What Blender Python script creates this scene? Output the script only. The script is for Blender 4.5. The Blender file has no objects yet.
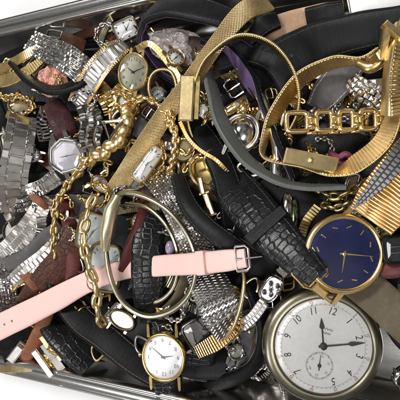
import bpy, math, random
from mathutils import Vector as V, noise as mnoise
random.seed(7)
sc = bpy.context.scene
sc.unit_settings.scale_length = 0.01            # one unit is one centimetre
COL = sc.collection
pi = math.pi; rad = math.radians
# ------------------------------------------------------------------ camera
TH = rad(25.9); FPX = 450.0; D0 = 18.45
Bv = V((math.sin(TH), 0, math.cos(TH))); Uv = V((0, 1, 0)); Rv = Uv.cross(Bv)
CAM = V((0, 0, 4)) + Bv * D0
def P(x, y, z):                                  # point at height z seen at photo pixel x, y
    d = (Rv * (x - 200) + Uv * (200 - y)) / FPX - Bv
    return CAM + d * ((z - CAM.z) / d.z)
def scl(p): return (CAM - p).dot(Bv) / FPX       # centimetres per photo pixel at p
cd = bpy.data.cameras.new('camera'); cam = bpy.data.objects.new('camera', cd); COL.objects.link(cam)
cam.location = CAM; cam.rotation_euler = (0, TH, 0)
cd.sensor_width = 36; cd.lens = 36 * FPX / 400; cd.clip_start = 0.1; cd.clip_end = 2000
sc.camera = cam
# ------------------------------------------------------------------ materials
MATS = {}
def nt(name):
    m = bpy.data.materials.new(name); m.use_nodes = True
    t = m.node_tree; b = t.nodes['Principled BSDF']; MATS[name] = m
    return m, t, b
def N(t, typ, **kw):
    n = t.nodes.new(typ)
    for k, v in kw.items():
        if k in n.inputs.keys(): n.inputs[k].default_value = v
        else: setattr(n, k, v)
    return n
def math_(t, op, a, b=None, c=None):
    n = t.nodes.new('ShaderNodeMath'); n.operation = op
    for i, v in enumerate((a, b, c)):
        if v is None: continue
        if isinstance(v, (int, float)): n.inputs[i].default_value = v
        else: t.links.new(v, n.inputs[i])
    return n.outputs[0]
def ramp(t, fac, c0, c1, p0=0.3, p1=0.7):
    r = t.nodes.new('ShaderNodeValToRGB'); e = r.color_ramp.elements
    e[0].position = p0; e[1].position = p1
    e[0].color = (*c0, 1) if len(c0) == 3 else c0; e[1].color = (*c1, 1) if len(c1) == 3 else c1
    t.links.new(fac, r.inputs[0]); return r.outputs[0]
def mul(c, k): return tuple(min(1, x * k) for x in c)
def metal(name, c, ro=0.22, var=0.75, bump=0.0, pat=None, ps=(8, 8), pb=0.4, scratch=0.006):
    m, t, b = nt(name); b.inputs['Metallic'].default_value = 1
    tc = N(t, 'ShaderNodeTexCoord')
    n1 = N(t, 'ShaderNodeTexNoise', Scale=2.2, Detail=6.0, Roughness=0.65); t.links.new(tc.outputs['Object'], n1.inputs['Vector'])
    n2 = N(t, 'ShaderNodeTexNoise', Scale=14.0, Detail=4.0); t.links.new(tc.outputs['Object'], n2.inputs['Vector'])
    t.links.new(ramp(t, n1.outputs[0], mul(c, var), c, 0.35, 0.6), b.inputs['Base Color'])
    r = math_(t, 'MULTIPLY_ADD', n2.outputs[0], 0.10, ro - 0.05); t.links.new(r, b.inputs['Roughness'])
    h = None
    if pat:
        uv = N(t, 'ShaderNodeSeparateXYZ'); t.links.new(tc.outputs['UV'], uv.inputs[0])
        u = math_(t, 'MULTIPLY', uv.outputs[0], ps[0] * 2 * pi); v = math_(t, 'MULTIPLY', uv.outputs[1], ps[1] * 2 * pi)
        if pat == 'weave':
            a = math_(t, 'SINE', u); bb = math_(t, 'SINE', v); h = math_(t, 'MULTIPLY', a, bb)
        elif pat == 'twill':
            a = math_(t, 'SINE', math_(t, 'ADD', v, math_(t, 'MULTIPLY', math_(t, 'SINE', u), 1.3))); h = a
        elif pat == 'cord':
            a = math_(t, 'SINE', v); h = math_(t, 'ADD', math_(t, 'MULTIPLY', math_(t, 'ABSOLUTE', math_(t, 'SINE', u)), .5), a)
        h01 = math_(t, 'MULTIPLY_ADD', h, 0.5, 0.5)
        mx = N(t, 'ShaderNodeMixRGB'); mx.blend_type = 'MULTIPLY'; mx.inputs[0].default_value = 0.6
        src = b.inputs['Base Color'].links[0].from_socket
        t.links.new(src, mx.inputs[1]); t.links.new(ramp(t, h01, (.4, .4, .4), (1, 1, 1), 0.1, 0.6), mx.inputs[2])
        t.links.new(mx.outputs[0], b.inputs['Base Color'])
    n3 = N(t, 'ShaderNodeTexNoise', Scale=60.0, Detail=3.0); t.links.new(tc.outputs['Object'], n3.inputs['Vector'])
    bp = N(t, 'ShaderNodeBump', Strength=1.0, Distance=scratch * 0.05); t.links.new(n3.outputs[0], bp.inputs['Height'])
    last = bp
    if h is not None:
        b2 = N(t, 'ShaderNodeBump', Strength=pb, Distance=0.03); t.links.new(h, b2.inputs['Height'])
        t.links.new(bp.outputs[0], b2.inputs['Normal']); last = b2
    t.links.new(last.outputs[0], b.inputs['Normal'])
    return m
def leather(name, c, ro=0.45, croc=0.0, grain=0.5, wear=None, cs=4.6, spec=0.2, wr=0.14):
    m, t, b = nt(name)
    tc = N(t, 'ShaderNodeTexCoord')
    n1 = N(t, 'ShaderNodeTexNoise', Scale=1.3, Detail=8.0, Roughness=0.7); t.links.new(tc.outputs['Object'], n1.inputs['Vector'])
    wear = wear or mul(c, 1.9)
    t.links.new(ramp(t, n1.outputs[0], c, wear, 0.48, 0.8), b.inputs['Base Color'])
    b.inputs['Specular IOR Level'].default_value = spec
    t.links.new(math_(t, 'MULTIPLY_ADD', n1.outputs[0], 0.3, ro - 0.12), b.inputs['Roughness'])
    n2 = N(t, 'ShaderNodeTexVoronoi', Scale=38.0); t.links.new(tc.outputs['Object'], n2.inputs['Vector'])
    n4 = N(t, 'ShaderNodeTexNoise', Scale=7.0, Detail=5.0, Distortion=0.6); t.links.new(tc.outputs['Object'], n4.inputs['Vector'])
    bp = N(t, 'ShaderNodeBump', Strength=0.5, Distance=0.007 * grain); t.links.new(n2.outputs[0], bp.inputs['Height'])
    bq = N(t, 'ShaderNodeBump', Strength=0.5, Distance=0.016); t.links.new(n4.outputs[0], bq.inputs['Height']); t.links.new(bp.outputs[0], bq.inputs['Normal'])
    mw = N(t, 'ShaderNodeMapping'); mw.inputs['Scale'].default_value = (0.9, 7.0, 1); t.links.new(tc.outputs['UV'], mw.inputs[0])
    nw = N(t, 'ShaderNodeTexNoise', Scale=1.0, Detail=4.0, Distortion=0.4); t.links.new(mw.outputs[0], nw.inputs['Vector'])
    bw = N(t, 'ShaderNodeBump', Strength=wr, Distance=0.02); t.links.new(ramp(t, nw.outputs[0], (0, 0, 0), (1, 1, 1), .42, .55), bw.inputs['Height']); t.links.new(bq.outputs[0], bw.inputs['Normal'])
    last = bw
    if croc:
        mp = N(t, 'ShaderNodeMapping'); mp.inputs['Scale'].default_value = (cs * .62, cs * 1.0, 1); t.links.new(tc.outputs['UV'], mp.inputs[0])
        vo = N(t, 'ShaderNodeTexVoronoi', Scale=1.0, Randomness=0.42); vo.feature = 'DISTANCE_TO_EDGE'; t.links.new(mp.outputs[0], vo.inputs['Vector'])
        e = ramp(t, vo.outputs['Distance'], (0, 0, 0), (1, 1, 1), 0.0, 0.13)
        b3 = N(t, 'ShaderNodeBump', Strength=croc, Distance=0.017); t.links.new(e, b3.inputs['Height']); t.links.new(last.outputs[0], b3.inputs['Normal'])
        last = b3
    t.links.new(last.outputs[0], b.inputs['Normal'])
    return m
def plain(name, c, ro=0.4, spec=0.5, noise=0.12, ns=6.0, coat=0):
    m, t, b = nt(name); tc = N(t, 'ShaderNodeTexCoord')
    n1 = N(t, 'ShaderNodeTexNoise', Scale=ns, Detail=5.0); t.links.new(tc.outputs['Object'], n1.inputs['Vector'])
    t.links.new(ramp(t, n1.outputs[0], mul(c, 1 - noise), c), b.inputs['Base Color'])
    b.inputs['Roughness'].default_value = ro; b.inputs['Specular IOR Level'].default_value = spec
    b.inputs['Coat Weight'].default_value = coat
    return m
def glass(name, ior=1.5, tint=(1, 1, 1), ro=0.02):
    m = bpy.data.materials.new(name); m.use_nodes = True; t = m.node_tree; t.nodes.clear(); MATS[name] = m
    o = N(t, 'ShaderNodeOutputMaterial'); tr = N(t, 'ShaderNodeBsdfTransparent'); gl = N(t, 'ShaderNodeBsdfGlossy')
    tr.inputs[0].default_value = (*tint, 1); gl.inputs['Roughness'].default_value = ro
    fr = N(t, 'ShaderNodeFresnel', IOR=ior); mx = N(t, 'ShaderNodeMixShader')
    t.links.new(fr.outputs[0], mx.inputs[0]); t.links.new(tr.outputs[0], mx.inputs[1]); t.links.new(gl.outputs[0], mx.inputs[2]); t.links.new(mx.outputs[0], o.inputs[0])
    return m
GOLD = (0.90, 0.65, 0.27); PALE = (0.93, 0.73, 0.38)
gold = metal('gold_plate', GOLD, 0.2, 0.7)
goldb = metal('bright_gold', (0.95, 0.70, 0.33), 0.26, 0.85)
goldp = metal('pale_gold', PALE, 0.3, 0.72)
goldd = metal('tarnished_gold', (0.52, 0.40, 0.18), 0.34, 0.6)
goldm = metal('woven_gold', (0.96, 0.71, 0.36), 0.32, 0.85, pat='weave', ps=(12, 12), pb=0.7)
goldc = metal('corded_gold', (0.92, 0.62, 0.27), 0.3, 0.85, pat='cord', ps=(4, 7), pb=0.9)
steel = metal('polished_steel', (0.70, 0.68, 0.65), 0.14, 0.75)
steelb = metal('brushed_steel', (0.76, 0.73, 0.70), 0.3, 0.8)
steeld = metal('dark_steel', (0.28, 0.27, 0.26), 0.3, 0.6)
steelm = metal('herringbone_steel', (0.30, 0.295, 0.29), 0.34, 0.7, pat='twill', ps=(4, 9), pb=.6)
greym = metal('grey_expansion_steel', (0.27, 0.27, 0.28), 0.38, 0.8)
nickel = metal('nickel_case', (0.215, 0.20, 0.145), 0.32, 0.85, scratch=.004)
champ = metal('champagne_metal', (0.56, 0.52, 0.38), 0.3, 0.75)
cream = metal('worn_cream_gold', (0.85, 0.76, 0.50), 0.36, 0.8)
traym = metal('tray_steel', (0.66, 0.65, 0.63), 0.2, 0.93, scratch=0.006)
black = leather('black_leather', (0.0045, 0.0045, 0.005), 0.44, spec=.12)
blackc = leather('black_crocodile_leather', (0.006, 0.0065, 0.0075), 0.27, croc=0.8, spec=.38)
blacks = leather('smooth_black_leather', (0.008, 0.0085, 0.009), 0.42, grain=0.3, spec=.14)
brown = leather('brown_crocodile_leather', (0.055, 0.022, 0.014), 0.36, croc=0.8, wear=(0.16, 0.06, 0.03))
dbrown = leather('dark_brown_leather', (0.03, 0.018, 0.014), 0.42, wear=(0.07, 0.035, 0.025))
rust = leather('rust_leather', (0.19, 0.07, 0.035), 0.45, wear=(.3, .12, .06))
maroon = leather('maroon_leather', (0.09, 0.024, 0.022), 0.38)
pink = leather('pink_leather', (0.74, 0.49, 0.455), 0.42, grain=0.5, wear=(0.70, 0.50, 0.46), wr=.2)
greyl = leather('grey_leather', (0.085, 0.09, 0.083), 0.42, grain=0.3, wr=.1, wear=(.12, .12, .11), spec=.4)
greyd = leather('charcoal_leather', (0.085, 0.08, 0.082), 0.6)
olive = leather('olive_leather', (0.085, 0.068, 0.042), 0.5, grain=0.8, wear=(.15, .125, .085), wr=.08)
purple = leather('purple_suede_lining', (0.11, 0.07, 0.16), 0.75)
tanl = leather('tan_lining', (0.36, 0.23, 0.15), 0.65)
skinl = leather('salmon_lining', (0.62, 0.34, 0.27), 0.6)
thread = plain('grey_thread', (0.05, 0.05, 0.05), 0.8)
threadb = plain('brown_thread', (0.20, 0.12, 0.09), 0.8)
enamel = plain('white_enamel', (0.88, 0.875, 0.865), 0.25, noise=0.07, coat=0.3)
whited = plain('white_dial', (0.88, 0.88, 0.90), 0.3, noise=0.05)
creamd = plain('cream_dial', (0.55, 0.54, 0.42), 0.4, noise=0.2)
paled = plain('pale_blue_dial', (0.50, 0.55, 0.55), 0.4, noise=0.15)
lavd = plain('lavender_dial', (0.72, 0.71, 0.76), 0.25, noise=0.1)
blued = plain('navy_dial', (0.010, 0.018, 0.125), 0.28, noise=0.25, ns=1.5, coat=0.3)
inkm = plain('black_ink', (0.012, 0.012, 0.014), 0.5)
redm = plain('red_ink', (0.45, 0.04, 0.03), 0.5)
greyi = plain('grey_ink', (0.18, 0.18, 0.19), 0.5)
magenta = plain('magenta_cord', (0.18, 0.03, 0.07), 0.5, noise=0.3)
lilac = plain('lilac_bead', (0.24, 0.18, 0.28), 0.25)
plast = plain('crumpled_plastic', (0.46, 0.41, 0.40), 0.12, noise=0.45, ns=4)
crystal = glass('watch_crystal')
gem = metal('rhinestone', (0.85, 0.85, 0.88), 0.06, 0.8)
greeng = metal('green_glass', (0.35, 0.48, 0.30), 0.12, 0.6)
tablem = plain('white_table', (0.72, 0.72, 0.73), 0.6, noise=0.05, ns=0.2)
# ------------------------------------------------------------------ mesh building
class MB:
    def __init__(s): s.v = []; s.f = []; s.uv = []; s.mi = []
    def add(s, vs, fs, uvs=None):
        o = len(s.v); s.v += vs
        s.uv += uvs if uvs else [(0, 0)] * len(vs)
        s.f += [tuple(i + o for i in f) for f in fs]
    def build(s, name, mat, parent=None, smooth=True, ang=40):
        me = bpy.data.meshes.new(name)
        base = V((0, 0, 0)); p = parent
        while p is not None: base += p.location; p = p.parent
        me.from_pydata([tuple(x - base) for x in s.v], [], s.f)
        ul = me.uv_layers.new(name='UVMap')
        vi = [0] * len(me.loops); me.loops.foreach_get('vertex_index', vi)
        flat = []
        for i in vi: flat += s.uv[i]
        ul.data.foreach_set('uv', flat)
        me.materials.append(mat)
        if smooth:
            me.polygons.foreach_set('use_smooth', [True] * len(me.polygons))
            me.set_sharp_from_angle(angle=rad(ang))
        me.update()
        o = bpy.data.objects.new(name, me); COL.objects.link(o)
        if parent is not None: o.parent = parent
        return o
THINGS = []
def thing(name, label, cat, base, group=None):
    o = bpy.data.objects.new(name, None); COL.objects.link(o); o.empty_display_size = 0.3
    o.location = base; o['label'] = label; o['category'] = cat
    if group: o['group'] = group
    THINGS.append(o); return o
def tube(mb, pts, r, n=8, caps=True):
    rings = []
    L = len(pts); rr = r if isinstance(r, (list, tuple)) else [r] * L
    ref = V((0.3, 0.2, 0.93)).normalized()
    vs = []; fs = []; uv = []
    for i, p in enumerate(pts):
        t = (pts[min(i + 1, L - 1)] - pts[max(i - 1, 0)]).normalized()
        a = t.cross(ref)
        if a.length < 0.05: a = t.cross(V((1, 0, 0)))
        a.normalize(); b = t.cross(a)
        for k in range(n):
            q = 2 * pi * k / n; vs.append(p + (a * math.cos(q) + b * math.sin(q)) * rr[i]); uv.append((k / n, i * .1))
    for i in range(L - 1):
        for k in range(n):
            k2 = (k + 1) % n; fs.append((i * n + k, i * n + k2, (i + 1) * n + k2, (i + 1) * n + k))
    if caps: fs.append(tuple(range(n - 1, -1, -1))); fs.append(tuple((L - 1) * n + k for k in range(n)))
    mb.add(vs, fs, uv)
def cell(mb, O, ax, ay, az, hx, hy, hz, ch=0.25):
    """a small block with chamfered top and bottom, centred at O"""
    vs = []; c = ch * min(hx, hy)
    for z, k in ((-hz, c), (-hz * .4, 0), (hz * .35, 0), (hz, c)):
        for sx, sy in ((-1, -1), (1, -1), (1, 1), (-1, 1)):
            vs.append(O + ax * sx * (hx - k) + ay * sy * (hy - k) + az * z)
    fs = [(3, 2, 1, 0), (12, 13, 14, 15)]
    for l in range(3):
        for k in range(4): k2 = (k + 1) % 4; fs.append((l * 4 + k, l * 4 + k2, l * 4 + 4 + k2, l * 4 + 4 + k))
    mb.add(vs, fs)
def ball(mb, O, r, n=8, m=5, sq=(1, 1, 1), ax=None):
    ax = ax or (V((1, 0, 0)), V((0, 1, 0)), V((0, 0, 1)))
    vs = []; fs = []
    for i in range(1, m):
        a = pi * i / m
        for k in range(n):
            q = 2 * pi * k / n
            vs.append(O + ax[0] * (r * sq[0] * math.sin(a) * math.cos(q)) + ax[1] * (r * sq[1] * math.sin(a) * math.sin(q)) + ax[2] * (r * sq[2] * math.cos(a)))
    t = len(vs); vs.append(O + ax[2] * r * sq[2]); vs.append(O - ax[2] * r * sq[2])
    for i in range(m - 2):
        for k in range(n): k2 = (k + 1) % n; fs.append((i * n + k, (i + 1) * n + k, (i + 1) * n + k2, i * n + k2))
    for k in range(n):
        k2 = (k + 1) % n; fs.append((t, k, k2)); fs.append((t + 1, (m - 2) * n + k2, (m - 2) * n + k))
    mb.add(vs, fs)
# ------------------------------------------------------------------ bands: a path in space with a width direction
class Path:
    """pts: (px, py, z[, phi]); phi 0 shows the face to the camera, 90 stands on edge, above 90 shows the inside"""
    def __init__(s, pts, w, phi=0, closed=False, step=0.09, tip0=False, tip1=False):
        s.closed = closed; n = len(pts)
        ws = list(w) if isinstance(w, (list, tuple)) else [w] * n
        P3 = [P(p[0], p[1], p[2]) for p in pts]; ph = [p[3] if len(p) > 3 else phi for p in pts]
        wd = [ws[i] * scl(P3[i]) for i in range(n)]
        raw = []
        segs = n if closed else n - 1
        for i in range(segs):
            idx = [(i - 1), i, (i + 1), (i + 2)]
            idx = [k % n for k in idx] if closed else [min(max(k, 0), n - 1) for k in idx]
            a, b, c, d = [P3[k] for k in idx]
            if not closed and i == 0: a = b * 2 - c
            if not closed and i == segs - 1: d = c * 2 - b
            for q in range(24):
                t = q / 24; t2 = t * t; t3 = t2 * t
                p = 0.5 * ((2 * b) + (c - a) * t + (2 * a - 5 * b + 4 * c - d) * t2 + (3 * b - a - 3 * c + d) * t3)
                e = t * t * (3 - 2 * t)
                raw.append((p, wd[idx[1]] * (1 - e) + wd[idx[2]] * e, ph[idx[1]] * (1 - e) + ph[idx[2]] * e))
        if closed: raw.append(raw[0])
        else: raw.append((P3[-1], wd[-1], ph[-1]))
        acc = [0]
        for i in range(1, len(raw)): acc.append(acc[-1] + (raw[i][0] - raw[i - 1][0]).length)
        s.L = acc[-1]; s.raw = raw; s.acc = acc; s.tip0 = tip0; s.tip1 = tip1
        s.n = max(4, int(round(s.L / step)))
    def at(s, l):
        L = s.L; l = l % L if s.closed else min(max(l, 0), L)
        lo, hi = 0, len(s.acc) - 1
        while hi - lo > 1:
            m = (lo + hi) // 2
            if s.acc[m] <= l: lo = m
            else: hi = m
        t = (l - s.acc[lo]) / max(1e-9, s.acc[hi] - s.acc[lo])
        a, b = s.raw[lo], s.raw[hi]
        p = a[0].lerp(b[0], t); w = a[1] * (1 - t) + b[1] * t; ph = rad(a[2] * (1 - t) + b[2] * t)
        i0 = lo - 1 if (lo > 0 or s.closed) else lo; i1 = hi + 1 if (hi < len(s.raw) - 1) else hi
        if s.closed and lo == 0: i0 = -2
        if s.closed and hi == len(s.raw) - 1: i1 = 1
        T = s.raw[i1][0] - s.raw[i0][0]
        T.normalize()
        S = T.cross((CAM - p).normalized())
        if S.length < 1e-3: S = Rv.copy()
        S.normalize(); B = S.cross(T)
        W = S * math.cos(ph) + B * math.sin(ph); Nn = B * math.cos(ph) - S * math.sin(ph)
        k = 1.0
        hw = w / 2
        for on, dd in ((s.tip0, l), (s.tip1, L - l)):
            if on:
                x = dd / (w * (0.5 if on is True else on))
                if x < 1: k = min(k, max(0.12, math.sqrt(max(0, 1 - (1 - x) ** 2))))
        return p, T, W, Nn, hw * k
    def frames(s, step=None):
        n = s.n if not step else max(2, int(round(s.L / step)))
        return [s.at(s.L * i / n) + (s.L * i / n,) for i in range(n if s.closed else n + 1)]
def prof_leather(th, pad=0.5):
    pr = [(-1, -.5), (-1.0, .1), (-.96, .42)]
    for u in (-.8, -.5, 0, .5, .8): pr.append((u, .5 + pad * (1 - abs(u) ** 3)))
    pr += [(.96, .42), (1.0, .1), (1, -.5), (0, -.5)]
    return [(u, v * th) for u, v in pr]
def prof_flat(th): return [(-1, -.5 * th), (-1, .3 * th), (-.93, .5 * th), (0, .52 * th), (.93, .5 * th), (1, .3 * th), (1, -.5 * th)]
def prof_round(th, n=10): return [(math.cos(2 * pi * k / n), -math.sin(2 * pi * k / n) * th) for k in range(n)][::-1]
def sweep(mb, path, prof, off=0.0, wob=0.0, l0=None, l1=None, wk=1.0):
    fr = path.frames()
    if l0 is not None: fr = [path.at(l0 + (l1 - l0) * i / 8) + (l0 + (l1 - l0) * i / 8,) for i in range(9)]
    closed = path.closed and l0 is None
    vs = []; uv = []; m = len(prof)
    for p, T, W, Nn, hw, l in fr:
        o = off + (mnoise.noise(V((l * 1.1, p.x, p.y)) * .9) * wob if wob else 0)
        for u, v in prof:
            vs.append(p + W * (u * hw * wk) + Nn * (v + o)); uv.append((u * hw, l))
    fs = []; n = len(fr)
    for i in range(n if closed else n - 1):
        j = (i + 1) % n
        for k in range(m): k2 = (k + 1) % m; fs.append((i * m + k, j * m + k, j * m + k2, i * m + k2))
    if not closed: fs.append(tuple(range(m))); fs.append(tuple((n - 1) * m + k for k in range(m - 1, -1, -1)))
    mb.add(vs, fs, uv)
def cells(mb, path, cols=(1,), pitch=0.14, stagger=True, h=0.06, gap=0.12, off=0.0, jit=0.0, ch=0.3, fill=0.92, back=True):
    tot = sum(cols); n = max(2, int(round(path.L / pitch))); pt = path.L / n
    for i in range(n if path.closed else n):
        x0 = -1.0
        for c, cw in enumerate(cols):
            w = 2 * cw / tot; xc = x0 + w / 2; x0 += w
            l = (i + .5 + (0.5 if (stagger and c % 2) else 0)) * pt
            if l > path.L and not path.closed: continue
            p, T, W, Nn, hw = path.at(l)
            j = random.uniform(-jit, jit)
            cell(mb, p + W * xc * hw + Nn * off, (W + Nn * j).normalized(), T, (Nn - W * j + T * random.uniform(-jit, jit)).normalized(), w / 2 * hw * (1 - gap * .6), pt / 2 * fill, h, ch)
    if back:
        sweep(mb, path, [(-.85, -h * .5), (-.85, 0), (.85, 0), (.85, -h * .5)], off=off)
def stitches(mb, path, inset=0.82, pitch=0.17, v=0.06, r=0.012, sides=(-1, 1), l0=0, l1=None):
    for s in sides:
        tube(mb, [path.at(path.L * i / path.n)[0] + path.at(path.L * i / path.n)[2] * s * (path.at(path.L * i / path.n)[4] * inset) + path.at(path.L * i / path.n)[3] * (v - .004) for i in range(path.n + 1)], .006, 4)
    n = int(((l1 or path.L) - l0) / pitch)
    for i in range(n):
        l = l0 + (i + .5) * pitch; p, T, W, Nn, hw = path.at(l)
        for s in sides:
            c = p + W * s * (hw * inset) + Nn * v
            cell(mb, c, T, W, Nn, pitch * .33, r, r * .9, .5)
def chain(parent, mat, pts, ll, lw, r, name='link', one=False, roll=(15, 100), nseg=14):
    """oval links threaded along a path; ll, lw, r in centimetres"""
    pa = Path(pts, 4); pitch = (ll - 2 * r) * .88; n = max(2, int(pa.L / pitch)); big = MB()
    for i in range(n):
        p, T, W, Nn, hw = pa.at((i + .5) * pa.L / n)
        a = rad(roll[i % 2] + random.uniform(-14, 14)); A = W * math.cos(a) + Nn * math.sin(a); C = T.cross(A)
        T2 = (T + A * random.uniform(-.25, .25)).normalized(); A2 = C.cross(T2)
        mb = big if one else MB()
        ring = []
        for k in range(nseg):
            q = 2 * pi * k / nseg; x = math.cos(q); y = math.sin(q)
            e = 0.75
            ring.append(p + T2 * (ll / 2 - r) * (abs(x) ** e) * (1 if x > 0 else -1) + A2 * (lw / 2 - r) * (abs(y) ** e) * (1 if y > 0 else -1))
        vs = []; fs = []; m = 6
        for k in range(nseg):
            t = (ring[(k + 1) % nseg] - ring[k - 1]).normalized(); a1 = C; b1 = t.cross(C)
            for j in range(m): q = 2 * pi * j / m; vs.append(ring[k] + (a1 * math.cos(q) + b1 * math.sin(q)) * r)
        for k in range(nseg):
            k2 = (k + 1) % nseg
            for j in range(m): j2 = (j + 1) % m; fs.append((k * m + j, k * m + j2, k2 * m + j2, k2 * m + j))
        mb.add(vs, fs)
        if not one: mb.build(name, mat, parent, ang=180)
    if one: return big.build(name, mat, parent, ang=180)
# ------------------------------------------------------------------ faces: a frame that looks roughly at the camera
class Frame:
    def __init__(s, px, py, z, ang=0, a=0, b=0):
        s.O = P(px, py, z); s.s = scl(s.O)
        s.N = (Bv + Rv * a + Uv * b).normalized()
        Y = Rv * math.sin(rad(ang)) + Uv * math.cos(rad(ang)); s.Y = (Y - s.N * Y.dot(s.N)).normalized(); s.X = s.Y.cross(s.N)
    def pt(s, x, y, h): return s.O + (s.X * x + s.Y * y + s.N * h) * s.s
def sup(n, poly=0, rot=0):
    def f(t):
        c, q = math.cos(t), math.sin(t)
        if poly:
            k = pi / poly; a = ((t + rot) % (2 * k)) - k; r = math.cos(k) / math.cos(a); r = r * .85 + .15 * .95
            return c * r, q * r
        return (abs(c) ** (2 / n)) * (1 if c > 0 else -1), (abs(q) ** (2 / n)) * (1 if q > 0 else -1)
    return f
def loft(mb, F, f, rx, ry, rings, cx=0, cy=0, n=64, cap0=True, cap1=False):
    vs = []; fs = []; uv = []
    for off, h in rings:
        for k in range(n):
            x, y = f(2 * pi * k / n + 1e-4); X = cx + x * (rx + off); Y = cy + y * (ry + off)
            vs.append(F.pt(X, Y, h)); uv.append((X * F.s, Y * F.s))
    m = len(rings)
    for i in range(m - 1):
        for k in range(n): k2 = (k + 1) % n; fs.append((i * n + k, i * n + k2, (i + 1) * n + k2, (i + 1) * n + k))
    if cap0: fs.append(tuple(range(n - 1, -1, -1)))
    if cap1: fs.append(tuple((m - 1) * n + k for k in range(n)))
    mb.add(vs, fs, uv)
def fbox(mb, F, cx, cy, h, hx, hy, hz, rot=0, ch=.3):
    c, s = math.cos(rad(rot)), math.sin(rad(rot)); ax = F.X * c + F.Y * s; ay = F.Y * c - F.X * s
    cell(mb, F.pt(cx, cy, h), ax, ay, F.N, hx * F.s, hy * F.s, hz * F.s, ch)
def fpoly(mb, F, pts, h0, h1, cx=0, cy=0, rot=0):
    """flat outline in the frame (pixels), y up; rot clockwise degrees; extruded from h0 to h1"""
    c, s = math.cos(rad(rot)), math.sin(rad(rot)); q = [(cx + x * c + y * s, cy + y * c - x * s) for x, y in pts]; n = len(q)
    vs = [F.pt(x, y, h0) for x, y in q] + [F.pt(x, y, h1) for x, y in q]
    fs = [tuple(range(n, 2 * n))] + [(k, (k + 1) % n, n + (k + 1) % n, n + k) for k in range(n)]
    mb.add(vs, fs)
_tc = {}
def glyph(txt):
    if txt not in _tc:
        cu = bpy.data.curves.new('t', 'FONT'); cu.body = txt; cu.align_x = 'CENTER'; cu.align_y = 'CENTER'; cu.size = 1; cu.resolution_u = 3; cu.offset = 0.0
        o = bpy.data.objects.new('t', cu); COL.objects.link(o); bpy.context.view_layer.update()
        me = o.to_mesh(); _tc[txt] = ([v.co.copy() for v in me.vertices], [tuple(p.vertices) for p in me.polygons])
        o.to_mesh_clear(); bpy.data.objects.remove(o); bpy.data.curves.remove(cu)
    return _tc[txt]
def write(mb, F, txt, cx, cy, size, h, rot=0, sx=1.0, skew=0):
    vs, fs = glyph(txt); c, s = math.cos(rad(rot)), math.sin(rad(rot)); out = []
    for v in vs:
        x = (v.x * sx + v.y * skew) * size; y = v.y * size
        out.append(F.pt(cx + x * c + y * s, cy + y * c - x * s, h))
    mb.add(out, fs)
def arc_strip(mb, F, r0, r1, a0, a1, h, cx=0, cy=0, n=64):
    vs = []; fs = []
    for k in range(n + 1):
        a = rad(a0 + (a1 - a0) * k / n)
        for r in (r0, r1): vs.append(F.pt(cx + math.sin(a) * r, cy + math.cos(a) * r, h))
    for k in range(n): fs.append((2 * k, 2 * k + 1, 2 * k + 3, 2 * k + 2))
    mb.add(vs, fs)
def hand_pts(L, w, tail, kind='stick'):
    if kind == 'spade': return [(-w * .5, -tail), (w * .5, -tail), (w * .35, 0), (w * .3, L * .58), (w * 1.1, L * .66), (w * .9, L * .74), (0, L), (-w * .9, L * .74), (-w * 1.1, L * .66), (-w * .3, L * .58), (-w * .35, 0)]
    return [(-w * .5, -tail), (w * .5, -tail), (w * .6, 0), (0.1 * w, L), (-.1 * w, L), (-w * .6, 0)]
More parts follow.
